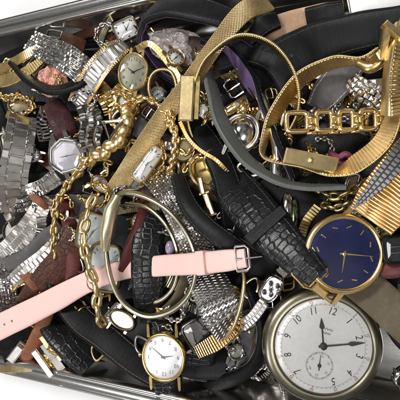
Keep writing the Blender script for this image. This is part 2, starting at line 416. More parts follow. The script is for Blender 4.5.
def watch(T, F, rx, ry, cm, dm, f=None, th=9, bez=4, lug=None, crown=None, marks=None, mm=None, hands=None, hm=None, hk='stick', crys=True, bm=None, hw=1.6, n=64):
    f = f or sup(2)
    mb = MB(); loft(mb, F, f, rx, ry, [(-bez * 1.4, -th), (-bez * .5, -th * .93), (-.6, -th * .66), (0, -th * .4), (-.3, -th * .1), (-bez * .28, 1.2), (-bez * .6, 1.7), (-bez * .88, 1.2), (-bez, .2), (-bez, -1.6)], n=n)
    case = mb.build('case', cm, T, ang=50)
    mb = MB(); loft(mb, F, f, rx, ry, [(-bez + .2, -1.1)], n=n, cap0=False, cap1=True); dial = mb.build('dial', dm, T)
    DX, DY = rx - bez, ry - bez
    if marks:
        mb = MB()
        for k in range(12):
            a = 2 * pi * k / 12; x, y = f(pi / 2 - a); kk = .82
            if marks == 'bars': fbox(mb, F, x * DX * kk, y * DY * kk, -.85, .55 + .3 * (k % 3 == 0), DY * .07, .16, rot=-math.degrees(a))
            else:
                t = marks[k] if isinstance(marks, (list, tuple)) else str(k or 12)
                write(mb, F, t, x * DX * .78, y * DY * .78, DY * .26, -.98)
        mb.build('hour_marker', mm or inkm, T)
    if hands:
        for nm, a, L, w, h in (('hour_hand', hands[0], .5, hw * 1.2, -.7), ('minute_hand', hands[1], .78, hw, -.45)):
            mb = MB(); fpoly(mb, F, hand_pts(DY * L, w, DY * .12, hk), h - .12, h, rot=a)
            if nm == 'minute_hand': loft(mb, F, sup(2), hw * 1.1, hw * 1.1, [(0, -.8), (0, -.1), (-.5, 0)], n=12, cap1=True)
            mb.build(nm, hm or mm or inkm, T, smooth=False)
    if crys:
        mb = MB(); loft(mb, F, f, rx, ry, [(-bez * .9, .5), (-bez - .25 * DX, 1.5), (-bez - .6 * DX, 2.1), (-bez - .93 * DX, 2.3)], n=n, cap0=False, cap1=True); mb.build('crystal', crystal, T, ang=80)
    if lug:
        ln, lw, sp = lug                                # length, width, half spacing
        for sx in (-1, 1):
            for sy in (-1, 1):
                mb = MB(); y0 = ry * .78; y1 = ry + ln; pts = []
                fpoly(mb, F, [(-lw / 2, y0 - ry), (lw / 2, y0 - ry), (lw * .42, ln * .7), (lw * .2, ln), (-lw * .2, ln), (-lw * .42, ln * .7)] if sy > 0 else [(-lw * .2, -ln), (lw * .2, -ln), (lw * .42, -ln * .7), (lw / 2, ry - y0), (-lw / 2, ry - y0), (-lw * .42, -ln * .7)], -th * .75, -th * .12, cx=sx * sp, cy=sy * ry)
                mb.build('lug', cm, T)
    if crown:
        a = rad(90 - crown[0]); r = crown[1]
        d = V((math.cos(a), math.sin(a))); mb = MB(); p0 = F.pt(d.x * (rx - 1), d.y * (ry - 1), -th * .45); p1 = F.pt(d.x * (rx + r * 1.6), d.y * (ry + r * 1.6), -th * .45)
        m = p0.lerp(p1, .5)
        tube(mb, [p0, m, m, p1.lerp(m, .15), p1], [r * .5 * F.s, r * .5 * F.s, r * F.s, r * F.s, r * .8 * F.s], 16); mb.build('crown', cm, T)
    return case, dial
def buckle(T, mat, F, w, l, r=1.2, prong=True, pl=1.08):
    """rectangular frame buckle; strap runs along Y of the frame"""
    mb = MB(); q = [(-w / 2, 0), (-w / 2, l * .75), (-w / 2 + w * .12, l), (w / 2 - w * .12, l), (w / 2, l * .75), (w / 2, 0)]
    tube(mb, [F.pt(x, y, 0) for x, y in q], r * F.s, 8); tube(mb, [F.pt(-w / 2, 0, 0), F.pt(w / 2, 0, 0)], r * .7 * F.s, 8)
    b = mb.build('buckle', mat, T)
    if prong:
        mb = MB(); tube(mb, [F.pt(0, -1, 1.5), F.pt(0, l * .5, 2.0), F.pt(0, l * pl, 1.2)], [r * .8 * F.s, r * .7 * F.s, r * .45 * F.s], 8); mb.build('prong', mat, b)
def strap(name, label, pts, w, mat, th=0.14, phi=0, pad=.5, tip0=False, tip1=False, stitch=None, lining=None, keeper=(), km=None, holes=(), cat='watch strap', root=None, closed=False, wob=0.0, group=None, part='band'):
    pa = Path(pts, w, phi, closed, tip0=tip0, tip1=tip1)
    T = root or thing(name, label, cat, pa.at(pa.L / 2)[0] - V((0, 0, .3)), group)
    mb = MB(); sweep(mb, pa, prof_leather(th, pad), wob=wob); mb.build(part, mat, T, ang=60)
    if lining:
        mb = MB(); sweep(mb, pa, prof_flat(th * .3), off=-th * .5 - th * .17, wk=.94, wob=wob); mb.build('lining', lining, T, ang=60)
    if stitch is None and mat in (black, blacks, dbrown, brown, maroon, greyl) and max(w) > 15 if isinstance(w, list) else stitch: stitch = stitch or thread
    if stitch:
        for s_ in (-1, 1): mb = MB(); stitches(mb, pa, inset=.8, v=th * (.5 + pad * .45) + .008, sides=(s_,)); mb.build('stitching', stitch, T, smooth=False)
    for l in keeper:
        mb = MB(); L0 = pa.L * l; sweep(mb, pa, [(-1.1, -.13 - th), (-1.1, .05 + th), (-1.02, .09 + th), (1.02, .09 + th), (1.1, .05 + th), (1.1, -.13 - th)], l0=L0 - .2, l1=L0 + .2); mb.build('keeper', km or mat, T, ang=30)
    if holes:
        for l in holes:
            mb = MB()
            p, Tt, W, Nn, hw = pa.at(pa.L * l); ring = []
            vs = [p + (W * math.cos(q) + Tt * math.sin(q)) * .065 + Nn * (th * (.5 + pad) + .004) for q in [k * pi / 5 for k in range(10)]]
            mb.add(vs, [tuple(range(10))])
            mb.build('punched_hole', inkm if mat is not pink else plain_hole, T, smooth=False)
    return T, pa
plain_hole = plain('hole_shadow_leather', (0.25, 0.12, 0.11), 0.8)
def pframe(pa, l, up=0.0, flip=False):
    p, T_, W, Nn, hw = pa.at(l); F = Frame(200, 200, 4); F.O = p + Nn * up; F.s = scl(F.O); F.N = Nn; F.Y = -T_ if flip else T_; F.X = F.Y.cross(F.N); return F, hw / F.s
def band(name, label, pts, w, mat, phi=0, cat='bracelet', root=None, closed=False, kind='flat', th=.08, part='band', group=None, **kw):
    pa = Path(pts, w, phi, closed)
    T = root or thing(name, label, cat, pa.at(pa.L / 2)[0] - V((0, 0, .3)), group)
    mb = MB()
    if kind == 'flat': sweep(mb, pa, prof_flat(th), **kw)
    elif kind == 'round': sweep(mb, pa, prof_round(th), **kw)
    else: cells(mb, pa, **kw)
    mb.build(part, mat, T, smooth=(kind != 'cells'), ang=50)
    return T, pa
# ================================================================== THE SETTING
ZR = 4.3
def rrect(x0, x1, y0, y1, r, n=7):
    out = []
    for cx, cy, a0 in ((x1 - r, y1 - r, 0), (x0 + r, y1 - r, 90), (x0 + r, y0 + r, 180), (x1 - r, y0 + r, 270)):
        for k in range(n): a = rad(a0 + 90 * k / (n - 1)); out.append((cx + r * math.cos(a), cy + r * math.sin(a)))
    return out
yt = P(70, 16.5, ZR).y; yb = P(70, 375, ZR).y; yf = P(392, 384, 0.1).y
xl = P(-75, 200, ZR).x; xr = P(520, 200, ZR).x
ins = max(0.35, abs(yb - yf)); ins = min(ins, 1.6)
rings = []                                           # (inset from the bead line, height)
for i, z, r in ((ins + .9, .0, .6), (ins + .25, .02, 1.0), (ins + .05, .12, 1.1), (ins, .3, 1.2), (.55, 2.2, 1.5), (.5, 2.3, 1.5), (.44, 2.35, 1.5), (.12, ZR - .25, 1.7), (.04, ZR - .06, 1.8), (-.06, ZR, 1.8), (-.14, ZR - .02, 1.9), (-.22, ZR - .16, 1.9), (-.45, ZR - .2, 2.0), (-.62, ZR - .2, 2.1), (-.68, ZR - .14, 2.1), (-.76, ZR - .16, 2.1), (-.80, ZR - .3, 2.1), (-.72, ZR - .5, 2.1), (-.5, ZR - .42, 2.1)):
    rings.append([V((x, y, z)) for x, y in rrect(xl + i, xr - i, yb + i, yt - i, r)])
mb = MB(); n = len(rings[0]); vs = []; fs = []
for R_ in rings: vs += R_
for i in range(len(rings) - 1):
    for k in range(n): k2 = (k + 1) % n; fs.append((i * n + k, i * n + k2, (i + 1) * n + k2, (i + 1) * n + k))
fs.append(tuple(range(n))); mb.add(vs, fs)
tray = mb.build('metal_tray', traym, None, ang=50)
tray['label'] = 'shiny rectangular steel tray holding the whole pile of watches'; tray['category'] = 'tray'
mb = MB(); mb.add([V((-160, -140, -.12)), V((160, -140, -.12)), V((160, 140, -.12)), V((-160, 140, -.12))], [(0, 1, 2, 3)])
tb = mb.build('table_surface', tablem); tb['kind'] = 'structure'

# ================================================================== TOP LAYER
# --- pocket watch
F = Frame(324, 347, 4.6, 15, a=-.06, b=0.02)
T = thing('pocket_watch', 'big round pocket watch with white numbered dial and small seconds dial', 'pocket watch', F.O - V((0, 0, .8)))
mb = MB(); c2 = sup(2)
loft(mb, F, c2, 61, 60, [(-26, -24), (-12, -21), (-3, -15), (0, -10), (-.5, -7.5), (-1.8, -6), (-1.6, -4.4), (-2.6, -2.8), (-5, -1.2), (-8, -.3), (-10.5, .1), (-11.6, -.2), (-12.6, -1.8), (-12.9, -3.4)], n=96)
mb.build('case', nickel, T, ang=70)
mb = MB(); loft(mb, F, c2, 48.6, 47.6, [(0, -3.0)], n=96, cap0=False, cap1=True); dial = mb.build('dial', enamel, T)
mb = MB()
for k in range(1, 13):
    if k == 6: continue
    a = rad(30 * k); write(mb, F, str(k), 36.5 * math.sin(a), 36 * math.cos(a), 10.5, -2.8, rot=30 * k, sx=.82, skew=.12)
mb.build('hour_numerals', inkm, dial, smooth=False)
mb = MB()
for k in range(60):
    a = rad(6 * k)
    if k % 5: fbox(mb, F, 43 * math.sin(a), 42.3 * math.cos(a), -2.85, .18, .8, .05, rot=6 * k)
    else: fbox(mb, F, 43 * math.sin(a), 42.3 * math.cos(a), -2.85, .4, 1.1, .06, rot=6 * k)
arc_strip(mb, F, 41.4, 41.6, 0, 360, -2.84); mb.build('minute_track', greyi, dial, smooth=False)
mb = MB()
for k in range(1, 13): a = rad(30 * k); write(mb, F, str(k * 5), 45.6 * math.sin(a), 44.8 * math.cos(a), 4.2, -2.8, rot=30 * k)
mb.build('minute_numerals', redm, dial, smooth=False)
mb = MB()                                             # maker's script, unreadable in the photograph
for row, (y0, L) in enumerate(((17.5, 11), (13.2, 8))):
    pts = [F.pt(-L / 2 + L * q / 120, y0 + math.sin(q * .3) * (.8 - .2 * row) + math.sin(q * .17) * .5, -2.8) for q in range(121)]
    tube(mb, pts, .2 * F.s, 5)
mb.build('script_marking', greyi, dial)
sx_, sy_ = 1.2, -20
mb = MB(); loft(mb, F, c2, 14.5, 14.5, [(0, -2.9), (-.7, -3.2), (-14, -3.25)], cx=sx_, cy=sy_, n=48, cap0=False, cap1=True); sub = mb.build('seconds_dial', enamel, dial)
mb = MB()
for k in range(60): a = rad(6 * k); fbox(mb, F, sx_ + 12.6 * math.sin(a), sy_ + 12.6 * math.cos(a), -2.92, .16 if k % 5 else .3, .7 if k % 5 else 1.3, .05, rot=6 * k)
arc_strip(mb, F, 13.4, 13.65, 0, 360, -2.86, sx_, sy_)
for k in range(1, 7): a = rad(60 * k); write(mb, F, str(k * 10), sx_ + 9.4 * math.sin(a), sy_ + 9.4 * math.cos(a), 3.4, -2.9, rot=60 * k)
mb.build('seconds_track', greyi, T, smooth=False)
for nm, a, pts, h in (('hour_hand', -19, hand_pts(29, 2.4, 4, 'spade'), -1.9), ('minute_hand', 69, hand_pts(42, 2.0, 5, 'spade'), -1.3)):
    mb = MB(); fpoly(mb, F, pts, h - .25, h, rot=a); mb.build(nm, inkm, T, smooth=False)
mb = MB(); loft(mb, F, c2, 3.6, 3.6, [(0, -2.4), (0, -1), (-1.2, -.7)], n=20, cap1=True); mb.build('hand_hub', inkm, T)
mb = MB(); fpoly(mb, F, hand_pts(11, 1.1, 5), -2.7, -2.5, cx=sx_, cy=sy_, rot=-8); loft(mb, F, c2, 2, 2, [(0, -2.7), (0, -2.3), (-.6, -2.2)], cx=sx_, cy=sy_, n=14, cap1=True); mb.build('seconds_hand', inkm, T, smooth=False)
mb = MB(); loft(mb, F, c2, 48.9, 47.9, [(0, -1), (-2, .1), (-4, .25), (-24, .35), (-47, .4)], n=96, cap0=False, cap1=True); mb.build('crystal', crystal, T, ang=80)
mb = MB(); tube(mb, [F.pt(0, 58, -12), F.pt(0, 66, -12)], 5 * F.s, 16); mb.build('pendant', nickel, T)
mb = MB(); tube(mb, [F.pt(0, 66, -12), F.pt(0, 67.5, -12), F.pt(0, 72, -12), F.pt(0, 73.5, -12)], [5 * F.s, 7 * F.s, 7 * F.s, 4.5 * F.s], 24); mb.build('crown', nickel, T)

# --- blue dial watch with corded gold band
F = Frame(345, 254, 5.25, 38, a=.02, b=.03)
T = thing('wristwatch', 'gold wristwatch with round navy blue dial above the pocket watch', 'watch', F.O - V((0, 0, .5)))
mb = MB(); loft(mb, F, c2, 40.5, 40.5, [(-9, -10), (-3, -9), (0, -5), (.3, -2.6), (-.6, -.4), (-2.6, 1), (-4.8, .8), (-5.9, -1.4)], n=96); mb.build('case', goldb, T, ang=60)
mb = MB(); loft(mb, F, c2, 35, 35, [(0, -1.2)], n=96, cap0=False, cap1=True); dial = mb.build('dial', blued, T)
mb = MB()
for k in range(12): a = rad(30 * k + 2); fbox(mb, F, 27.5 * math.sin(a), 27.5 * math.cos(a), -.9, .75, 2.9, .25, rot=30 * k + 2)
mb.build('hour_marker', goldb, dial, smooth=False)
mb = MB(); fpoly(mb, F, hand_pts(19, 1.6, 3), -.7, -.5, rot=151); mb.build('hour_hand', goldb, T, smooth=False)
mb = MB(); fpoly(mb, F, hand_pts(29, 1.5, 5), -.4, -.2, rot=57); loft(mb, F, c2, 2.2, 2.2, [(0, -.9), (0, -.1), (-.8, .1)], n=20, cap1=True); mb.build('minute_hand', goldb, T, smooth=False)
mb = MB(); loft(mb, F, c2, 35.1, 35.1, [(0, .1), (-4, .9), (-14, 1.5), (-32, 1.8)], n=64, cap0=False, cap1=True); mb.build('crystal', crystal, T, ang=80)
for sgx in (-1, 1):
    for sgy in (-1, 1):
        mb = MB(); fpoly(mb, F, [(-3, -9 * sgy), (3, -9 * sgy), (2.3, 6 * sgy), (.8, 12 * sgy), (-1.5, 12 * sgy), (-2.4, 6 * sgy)][::sgy], -7.5, -2.2, cx=sgx * 22, cy=sgy * 36); mb.build('lug', goldb, T)
pa = Path([(371, 220, 5.0, 8), (384, 202, 5.25, 0), (400, 184, 5.15, -8), (420, 160, 4.7, -12), (440, 140, 3.9, -25)], [48, 54, 58, 60, 60], 0)
mb = MB(); sweep(mb, pa, prof_flat(.13)); cells(mb, pa, (1,), pitch=.115, stagger=False, h=.045, gap=0, off=.07, ch=.5, fill=1.0, back=False); mb.build('corded_band', goldc, T, ang=60)
mb = MB(); p0 = F.pt(-19, 47, -4); p1 = F.pt(19, 47, -4); tube(mb, [p0, p1], 1.8 * F.s, 10); mb.build('spring_bar', goldd, T)
mb = MB(); tube(mb, [F.pt(-19, -46, -5), F.pt(19, -46, -5)], 2.2 * F.s, 10); mb.build('spring_bar', goldb, T)
mb = MB(); fbox(mb, F, 0, -45, -4.5, 12, 4.6, 2.2); mb.build('end_link', goldb, T, smooth=False)

# --- large black crocodile strap running down to the blue watch
T, pa = strap('watch_strap', 'wide black crocodile strap reaching under the blue dial watch', [(226, 176, 4.3, 15), (247, 203, 5.0, 5), (272, 232, 5.5, 0), (296, 256, 5.75, 0), (318, 277, 5.75, 0)], [40, 46, 45, 38, 27], blackc, .2, pad=.7, keeper=(.56,), stitch=thread, km=blacks)
Fb = Frame(303, 263, 5.85, 137)
buckle(T, goldb, Fb, 31, 24, 1.5, prong=False)

# --- pink strap
T, pa = strap('pink_strap', 'pale pink leather strap with silver buckle crossing the pile', [(-14, 333, 4.9), (16, 319, 5.0), (52, 301, 4.95), (88, 282, 4.7), (124, 270, 4.45), (158, 266, 4.75), (190, 264, 5.5), (222, 261, 6.0), (246, 258, 6.0)], [26, 25, 24, 21, 19, 21, 22, 22, 19], pink, .13, pad=.35, holes=(.078, .108, .145), keeper=(.885,), km=pink, stitch=None)
Fb = Frame(236, 259, 6.12, 84)
buckle(T, steelb, Fb, 25, 13, 1.5, pl=2.0)

# --- round white dial watch near the bottom
F = Frame(163, 357.5, 4.9, 176, a=-.27, b=.03)
T = thing('wristwatch', 'round gold wristwatch with bright white dial at lower centre', 'watch', F.O - V((0, 0, .5)))
watch(T, F, 23.5, 25, gold, whited, th=10, bez=3.6, lug=(8, 3.2, 15), crown=(92, 2.6), marks='nums', mm=greyi, hands=(262, 130), hw=1.2, hm=greyi, n=72)
p1 = Path([(163, 340, 4.6), (160, 322, 4.3), (156, 300, 3.9, 10), (152, 280, 3.5, 20)], [29, 27, 27, 27])
p2 = Path([(165, 374, 4.5), (168, 392, 3.9), (172, 410, 3.0, 10)], [27, 25, 22])
for p_ in (p1, p2): mb = MB(); sweep(mb, p_, prof_leather(.16, .6)); mb.build('leather_strap', blackc, T, ang=60)

# --- long black strap, lower left to bottom
strap('watch_strap', 'long black strap with brown stitched edge left of the white dial watch', [(56, 258, 3.9, 10), (62, 290, 4.1, 5), (80, 318, 4.3), (106, 338, 4.5), (136, 362, 4.4), (172, 384, 3.9)], [22, 26, 28, 28, 27, 24], dbrown if 0 else black, .16, pad=.55, stitch=threadb, lining=rust)

# --- pocket-edge olive strap at right
strap('watch_strap', 'worn olive leather strap between pocket watch and right photo edge', [(322, 262, 3.6), (350, 276, 4.1), (376, 296, 4.25), (404, 322, 4.15), (430, 345, 3.9)], [36, 38, 38, 38, 38], olive, .13, pad=.25)

# --- gold mesh band crossing top centre
T, pa = band('mesh_bracelet', 'broad gold mesh band slanting from top centre down to the small white watch', [(268, 2, 3.7, -25), (244, 12, 5.1, -12), (218, 42, 5.5, -5), (190, 82, 5.5), (160, 122, 5.3), (130, 168, 4.9), (112, 196, 3.8, 10)], [20, 20, 17, 18, 19, 20, 20], goldm, kind='flat', th=.11)
# --- big gold hoop
T, pa = band('bangle_watch', 'large thin gold hoop bracelet standing on edge above the black straps', [(190, 100, 5.2, 55), (194, 80, 5.5, 78), (209, 56, 5.8, 96), (238, 37, 6.0, 103), (268, 43, 5.9, 104), (290, 66, 5.6, 100), (299, 98, 5.1, 92), (290, 130, 4.3, 84), (262, 165, 3.5, 84), (226, 168, 3.9, 84), (198, 146, 4.5, 84), (186, 122, 4.9, 70)], [15, 15, 15, 16, 16, 16, 16, 14, 13, 13, 13, 14], goldd, kind='cells', closed=True, pitch=.075, cols=(1,), h=.05, gap=0, fill=.95, ch=.4)
mb = MB()
edge = [pa.at(pa.L * i / 260) for i in range(261)]
for i in range(260):
    p, Tt, W, Nn, hw = edge[i]; ball(mb, p + W * hw, .052, 6, 4)
mb.build('beaded_edge', goldp, T, ang=180)
Fc = Frame(186.5, 98, 5.85, 3, a=-.15)
mb = MB(); fbox(mb, Fc, 0, 0, 0, 7.5, 23, 1.6, ch=.2); mb.build('clasp_plate', goldp, T, smooth=False)
mb = MB(); fbox(mb, Fc, 10.5, 1, -3, 2.6, 22, 1.6, ch=.2); mb.build('clasp_hinge', goldd, T, smooth=False)

# --- gold bracelet watch on the right, standing on its side
T, pa = band('bracelet_watch', 'gold ribbed bracelet watch on its side with pointed peak at right edge', [(396, 108, 5.2, 140), (383, 140, 5.3, 148), (358, 162, 5.3, 145), (334, 172, 5.2, 122), (300, 166, 5.0, 100), (266, 158, 5.0, 100), (264, 142, 5.1, 112), (276, 112, 5.2, 124), (300, 80, 5.2, 126), (332, 63, 5.2, 122), (362, 60, 5.2, 112), (376, 50, 5.1, 95)], [18, 20, 21, 15, 12, 13, 17, 22, 24, 22, 16, 14], metal('inner_gold', (0.92, 0.69, 0.34), 0.36, .8), kind='cells', pitch=.105, cols=(1,), h=.05, gap=0, fill=.97, ch=.4)
mb = MB()
for i in range(230):
    p, Tt, W, Nn, hw = pa.at(pa.L * i / 229); ball(mb, p + W * hw, .042, 6, 4)
mb.build('beaded_edge', goldp, T, ang=180)
Fc = Frame(311, 160.5, 5.75, 102, a=.1, b=-.25)
mb = MB(); fbox(mb, Fc, 0, 0, 0, 8, 28, 1.6, ch=.15); cl = mb.build('clasp_plate', goldp, T, smooth=False)
mb = MB(); loft(mb, Fc, c2, 3.4, 3.4, [(0, 1), (0, 2.4), (-1.2, 3.2)], n=20, cap1=True); mb.build('clasp_stud', goldb, cl)
# case seen from its side: peak and inner plate
Fk = Frame(386, 58, 5.5, 8, a=-.3)
mb = MB()
for q0, q1, w_ in (((374, 60, 5.5), (382, 54, 5.9), 10), ((381, 58, 5.8), (387, 27, 6.2), 8), ((385, 25, 6.25), (402, 40, 6.1), 8)):
    A_, B_2 = P(*q0), P(*q1); t_ = (B_2 - A_).normalized(); s2 = t_.cross(Bv).normalized(); n2 = s2.cross(t_); cell(mb, (A_ + B_2) / 2, s2, t_, n2, w_ * .5 * scl(A_), (B_2 - A_).length / 2 + .06, .17, .35)
mb.build('peaked_lug', goldp, T, ang=35)
pk = Path([(401, 26, 5.7, 30), (397, 52, 5.9, 30), (394, 82, 5.9, 30), (393, 114, 5.6, 40)], [16, 19, 20, 22])
mb = MB(); sweep(mb, pk, prof_leather(.3, .5)); cells(mb, pk, (1,), .11, False, .05, 0, off=.3, ch=.5, fill=1, back=False); mb.build('case', goldp, T, ang=50)
mb = MB(); fbox(mb, Fk, 5, 11, 4, 4, 7.5, 3, ch=.4); mb.build('case_corner', cream, T, smooth=False)
pk = Path([(360, 64, 5.3), (370, 68, 5.4), (380, 62, 5.4), (384, 50, 5.4)], [9, 11, 11, 9]); mb = MB(); sweep(mb, pk, prof_leather(.18, .6)); mb.build('inner_clasp', goldd, T, ang=50)

# --- chunky gold link bracelet
F = Frame(330, 121, 5.5, 88)
T = thing('link_bracelet', 'chunky polished gold bracelet of rectangular links inside the ribbed gold bracelet', 'bracelet', F.O - V((0, 0, .4)))
def rlink(cx, cy, hx, hy, r, h=0, tilt=0, nm='link', mat=goldb):
    mb = MB(); pts = []
    for k in range(29):
        q = 2 * pi * k / 28; x, y = sup(5)(q); pts.append(F.pt(cx + x * hx, cy + y * hy, h + x * tilt))
    tube(mb, pts, r * F.s, 9, caps=False); mb.build(nm, mat, T, ang=80)
# in this frame +y points right in the photo, +x points down
for cy, hy in ((-33, 10.5), (-6, 8), (16, 7), (38, 8)):
    rlink(0, cy, 9.5, hy, 2.8)
for cy in (-18.5, 5, 27, 51):
    mb = MB(); fbox(mb, F, -4.3, cy, .5, 2.5, 6.2, 2.6, ch=.5); fbox(mb, F, 4.3, cy, .5, 2.5, 6.2, 2.6, ch=.5); fbox(mb, F, 0, cy, 0, 8.2, 2.0, 2.2, ch=.5); mb.build('link', gold, T, ang=60)
for k in range(5): mb = MB(); fbox(mb, F, 10.8, -18 + k * 11, -3, 2.0, 5.0, 2, ch=.5); mb.build('side_link', goldb, T, ang=60)

# --- grey leather strap hoop
strap('watch_strap', 'thin grey leather strap curving below the big gold hoop', [(206, 66, 4.9, 62), (213, 92, 5.5, 50), (222, 122, 5.9, 42), (243, 156, 6.0, 52), (272, 178, 5.8, 66), (304, 187, 5.4, 75), (345, 187, 4.9, 80)], [12, 16, 18, 17, 14, 13, 11], greyl, .14, pad=.2)
# --- black hoop strap crossing inside
strap('watch_strap', 'black leather strap with purple lining looping inside the gold hoop', [(208, 42, 3.6, 70), (230, 52, 4.3, 112), (250, 80, 4.6, 118), (268, 112, 4.7, 75), (284, 146, 4.7, 60), (296, 176, 4.3, 60)], [18, 22, 24, 21, 20, 18], black, .14, pad=.3, lining=purple)
strap('watch_strap', 'black padded strap curled under the top of the gold hoop', [(222, 62, 3.3, 40), (246, 52, 3.9, 20), (276, 62, 4.2, 10), (292, 96, 3.9, 20), (286, 132, 3.4, 30)], [24, 26, 28, 24, 20], blacks, .18, pad=.5)
# --- black hoop with purple lining top left-centre
strap('watch_strap', 'black strap loop with purple inside at top centre holding crumpled plastic', [(176, 86, 3.2, 80), (156, 66, 3.7, 108), (143, 42, 4.2, 112), (145, 20, 4.6, 84), (165, 8, 4.9, 55), (200, 10, 4.9, 42), (234, 22, 4.5, 50), (262, 44, 3.8, 60)], [20, 22, 23, 22, 24, 28, 28, 22], blacks, .16, pad=.35, lining=purple)
# --- broad black strap top right
strap('watch_strap', 'broad smooth black strap running across the top right corner', [(240, 88, 3.3), (276, 64, 4.0), (312, 46, 4.6), (354, 33, 5.0), (400, 24, 5.1), (430, 18, 5.0)], [38, 42, 42, 38, 35, 35], blacks, .18, pad=.5, holes=(.3, .38))
strap('watch_strap', 'short black strap with tan inner face beside the top right tray wall', [(262, 34, 3.7), (290, 26, 4.2), (318, 18, 4.3), (344, 12, 4.1)], [26, 28, 26, 22], tanl, .1, pad=.2)
strap('strap_end', 'black strap end lying over the tan inner strap near the top wall', [(308, 22, 4.5), (326, 17, 4.7), (344, 12, 4.6)], [27, 26, 22], blacks, .14, pad=.3)
strap('watch_strap', 'black strap tip rolled up left of the tan inner strap', [(250, 40, 4.3, 30), (262, 26, 4.6, 10), (278, 20, 4.4, 30)], [14, 20, 18], black, .14, pad=.5)
# --- oval cream watch
F = Frame(133, 72, 5.2, 10, a=.05, b=.04)
T = thing('wristwatch', 'small oval gold wristwatch with cream numbered dial at upper left centre', 'watch', F.O - V((0, 0, .4)))
watch(T, F, 15.5, 20.5, goldp, creamd, th=8, bez=3, marks='nums', hands=(300, 55), hw=1, crown=(95, 1.8), lug=(4, 3, 6))
p_ = Path([(137, 50, 4.9), (150, 44, 4.6), (168, 62, 4.2), (182, 84, 3.8)], [8, 7, 8, 8]); mb = MB(); cells(mb, p_, (1,), .13, False, .05); mb.build('bracelet_band', goldp, T, smooth=False)
# --- gold rope ring
T, pa = band('rope_ring', 'small twisted gold rope ring beside the oval cream watch', [(150, 78, 5.0, 80), (158, 70, 5.2, 80), (170, 71, 5.4, 80), (176, 82, 5.4, 80), (176, 98, 5.2, 80), (167, 107, 5.0, 80), (155, 104, 4.9, 80), (149, 92, 4.9, 80)], 5, goldd, closed=True, kind='cells', pitch=.1, cols=(1,), h=.05)
mb = MB()
for i in range(70):
    p, Tt, W, Nn, hw = pa.at(pa.L * i / 70); ball(mb, p + W * hw * .8, .075, 7, 5, (1, .7, 1))
mb.build('rope_edge', goldp, T, ang=180)
# --- two tone expansion band upper left
T, pa = band('expansion_bracelet', 'two tone silver and gold expansion band left of the oval cream watch', [(76, 106, 4.2, 20), (84, 92, 4.7, 15), (97, 70, 5.2, 12), (112, 54, 5.2, 15), (124, 46, 4.8, 40)], [17, 19, 20, 19, 17], steelb, kind='cells', pitch=.22, cols=(.2, 1, .2), stagger=True, h=.09, gap=.1, ch=.45, jit=.12)
for s_ in (-1, 1):
    mb = MB()
    for i in range(44):
        p, Tt, W, Nn, hw = pa.at(pa.L * (i + .5) / 44); cell(mb, p + W * hw * s_ * .98 + Nn * .03, W, Tt, Nn, .065, pa.L / 44 * .44, .09, .4)
    mb.build('gold_edge', goldp, T, smooth=False)
# --- silver coarse mesh band upper left
T, pa = band('mesh_bracelet', 'wide silver mesh band with salmon inside near upper left tray wall', [(30, 40, 4.1, 10), (44, 48, 4.7, 0), (64, 57, 5.1, 0), (82, 70, 5.0, 5), (94, 86, 4.3, 20)], [22, 25, 28, 28, 24], steeld, kind='flat', th=.07)
mb = MB(); cells(mb, pa, (1,) * 8, .17, True, .045, gap=.25, off=.05, ch=.6, fill=.8, back=False, jit=.25); mb.build('mesh_links', steel, T, smooth=False)

strap('watch_strap', 'curved black strap under the silver mesh band', [(14, 64, 4.4, 60), (30, 80, 4.9, 62), (52, 90, 5.1, 66), (78, 84, 5.0, 66), (94, 70, 4.5, 66)], [12, 16, 17, 17, 13], black, .16, pad=.4)
# --- gold tubular band at left edge
T = band('gold_band', 'pair of slim pale gold bands at the left edge under the wall', [(-14, 74, 4.2, 35), (8, 66, 4.5, 30), (28, 54, 4.6, 30), (46, 44, 4.2, 30)], [11, 11, 10, 8], goldp, kind='cells', pitch=.1, cols=(1,), h=.07)[0]
p_ = Path([(-14, 84, 4.3, 20), (6, 80, 4.6, 20), (26, 72, 4.7, 20), (42, 60, 4.5, 20)], [13, 13, 11, 8]); mb = MB(); cells(mb, p_, (1,), .12, False, .07); mb.build('lower_band', goldp, T, smooth=False)
# --- silver oyster link bracelet left
T, pa = band('link_bracelet', 'brushed steel link bracelet hanging vertically at the left edge', [(24, 116, 4.3, 0), (21, 132, 4.8, 0), (18, 152, 5.0), (14, 174, 4.9), (14, 200, 4.6, 10), (22, 222, 4.0, 20)], [28, 29, 29, 29, 29, 26], steelb, kind='cells', pitch=.42, cols=(.5, 1, .5), stagger=True, h=.1, gap=.09, ch=.2, jit=.05)
# --- silver heptagonal watch
F = Frame(66, 156, 5.1, -20, a=-.12, b=-.1)
T = thing('wristwatch', 'silver faceted wristwatch with pale lavender dial at left', 'watch', F.O - V((0, 0, .4)))
watch(T, F, 21, 20, steel, lavd, f=sup(2, 7, .3), th=9, bez=5.2, crown=(80, 2.2), hands=(280, 100), hm=greyi, hw=.8, lug=(5, 5, 7))
for q in ([(58, 176, 4.8), (44, 186, 4.6), (28, 192, 4.3)], [(48, 140, 4.7), (44, 124, 4.3), (48, 108, 3.9)]):
    p_ = Path(q, [18, 16, 15]); mb = MB(); cells(mb, p_, (.6, 1, .6), .24, True, .07, jit=.15, ch=.4); mb.build('bracelet_links', steel, T, smooth=False)
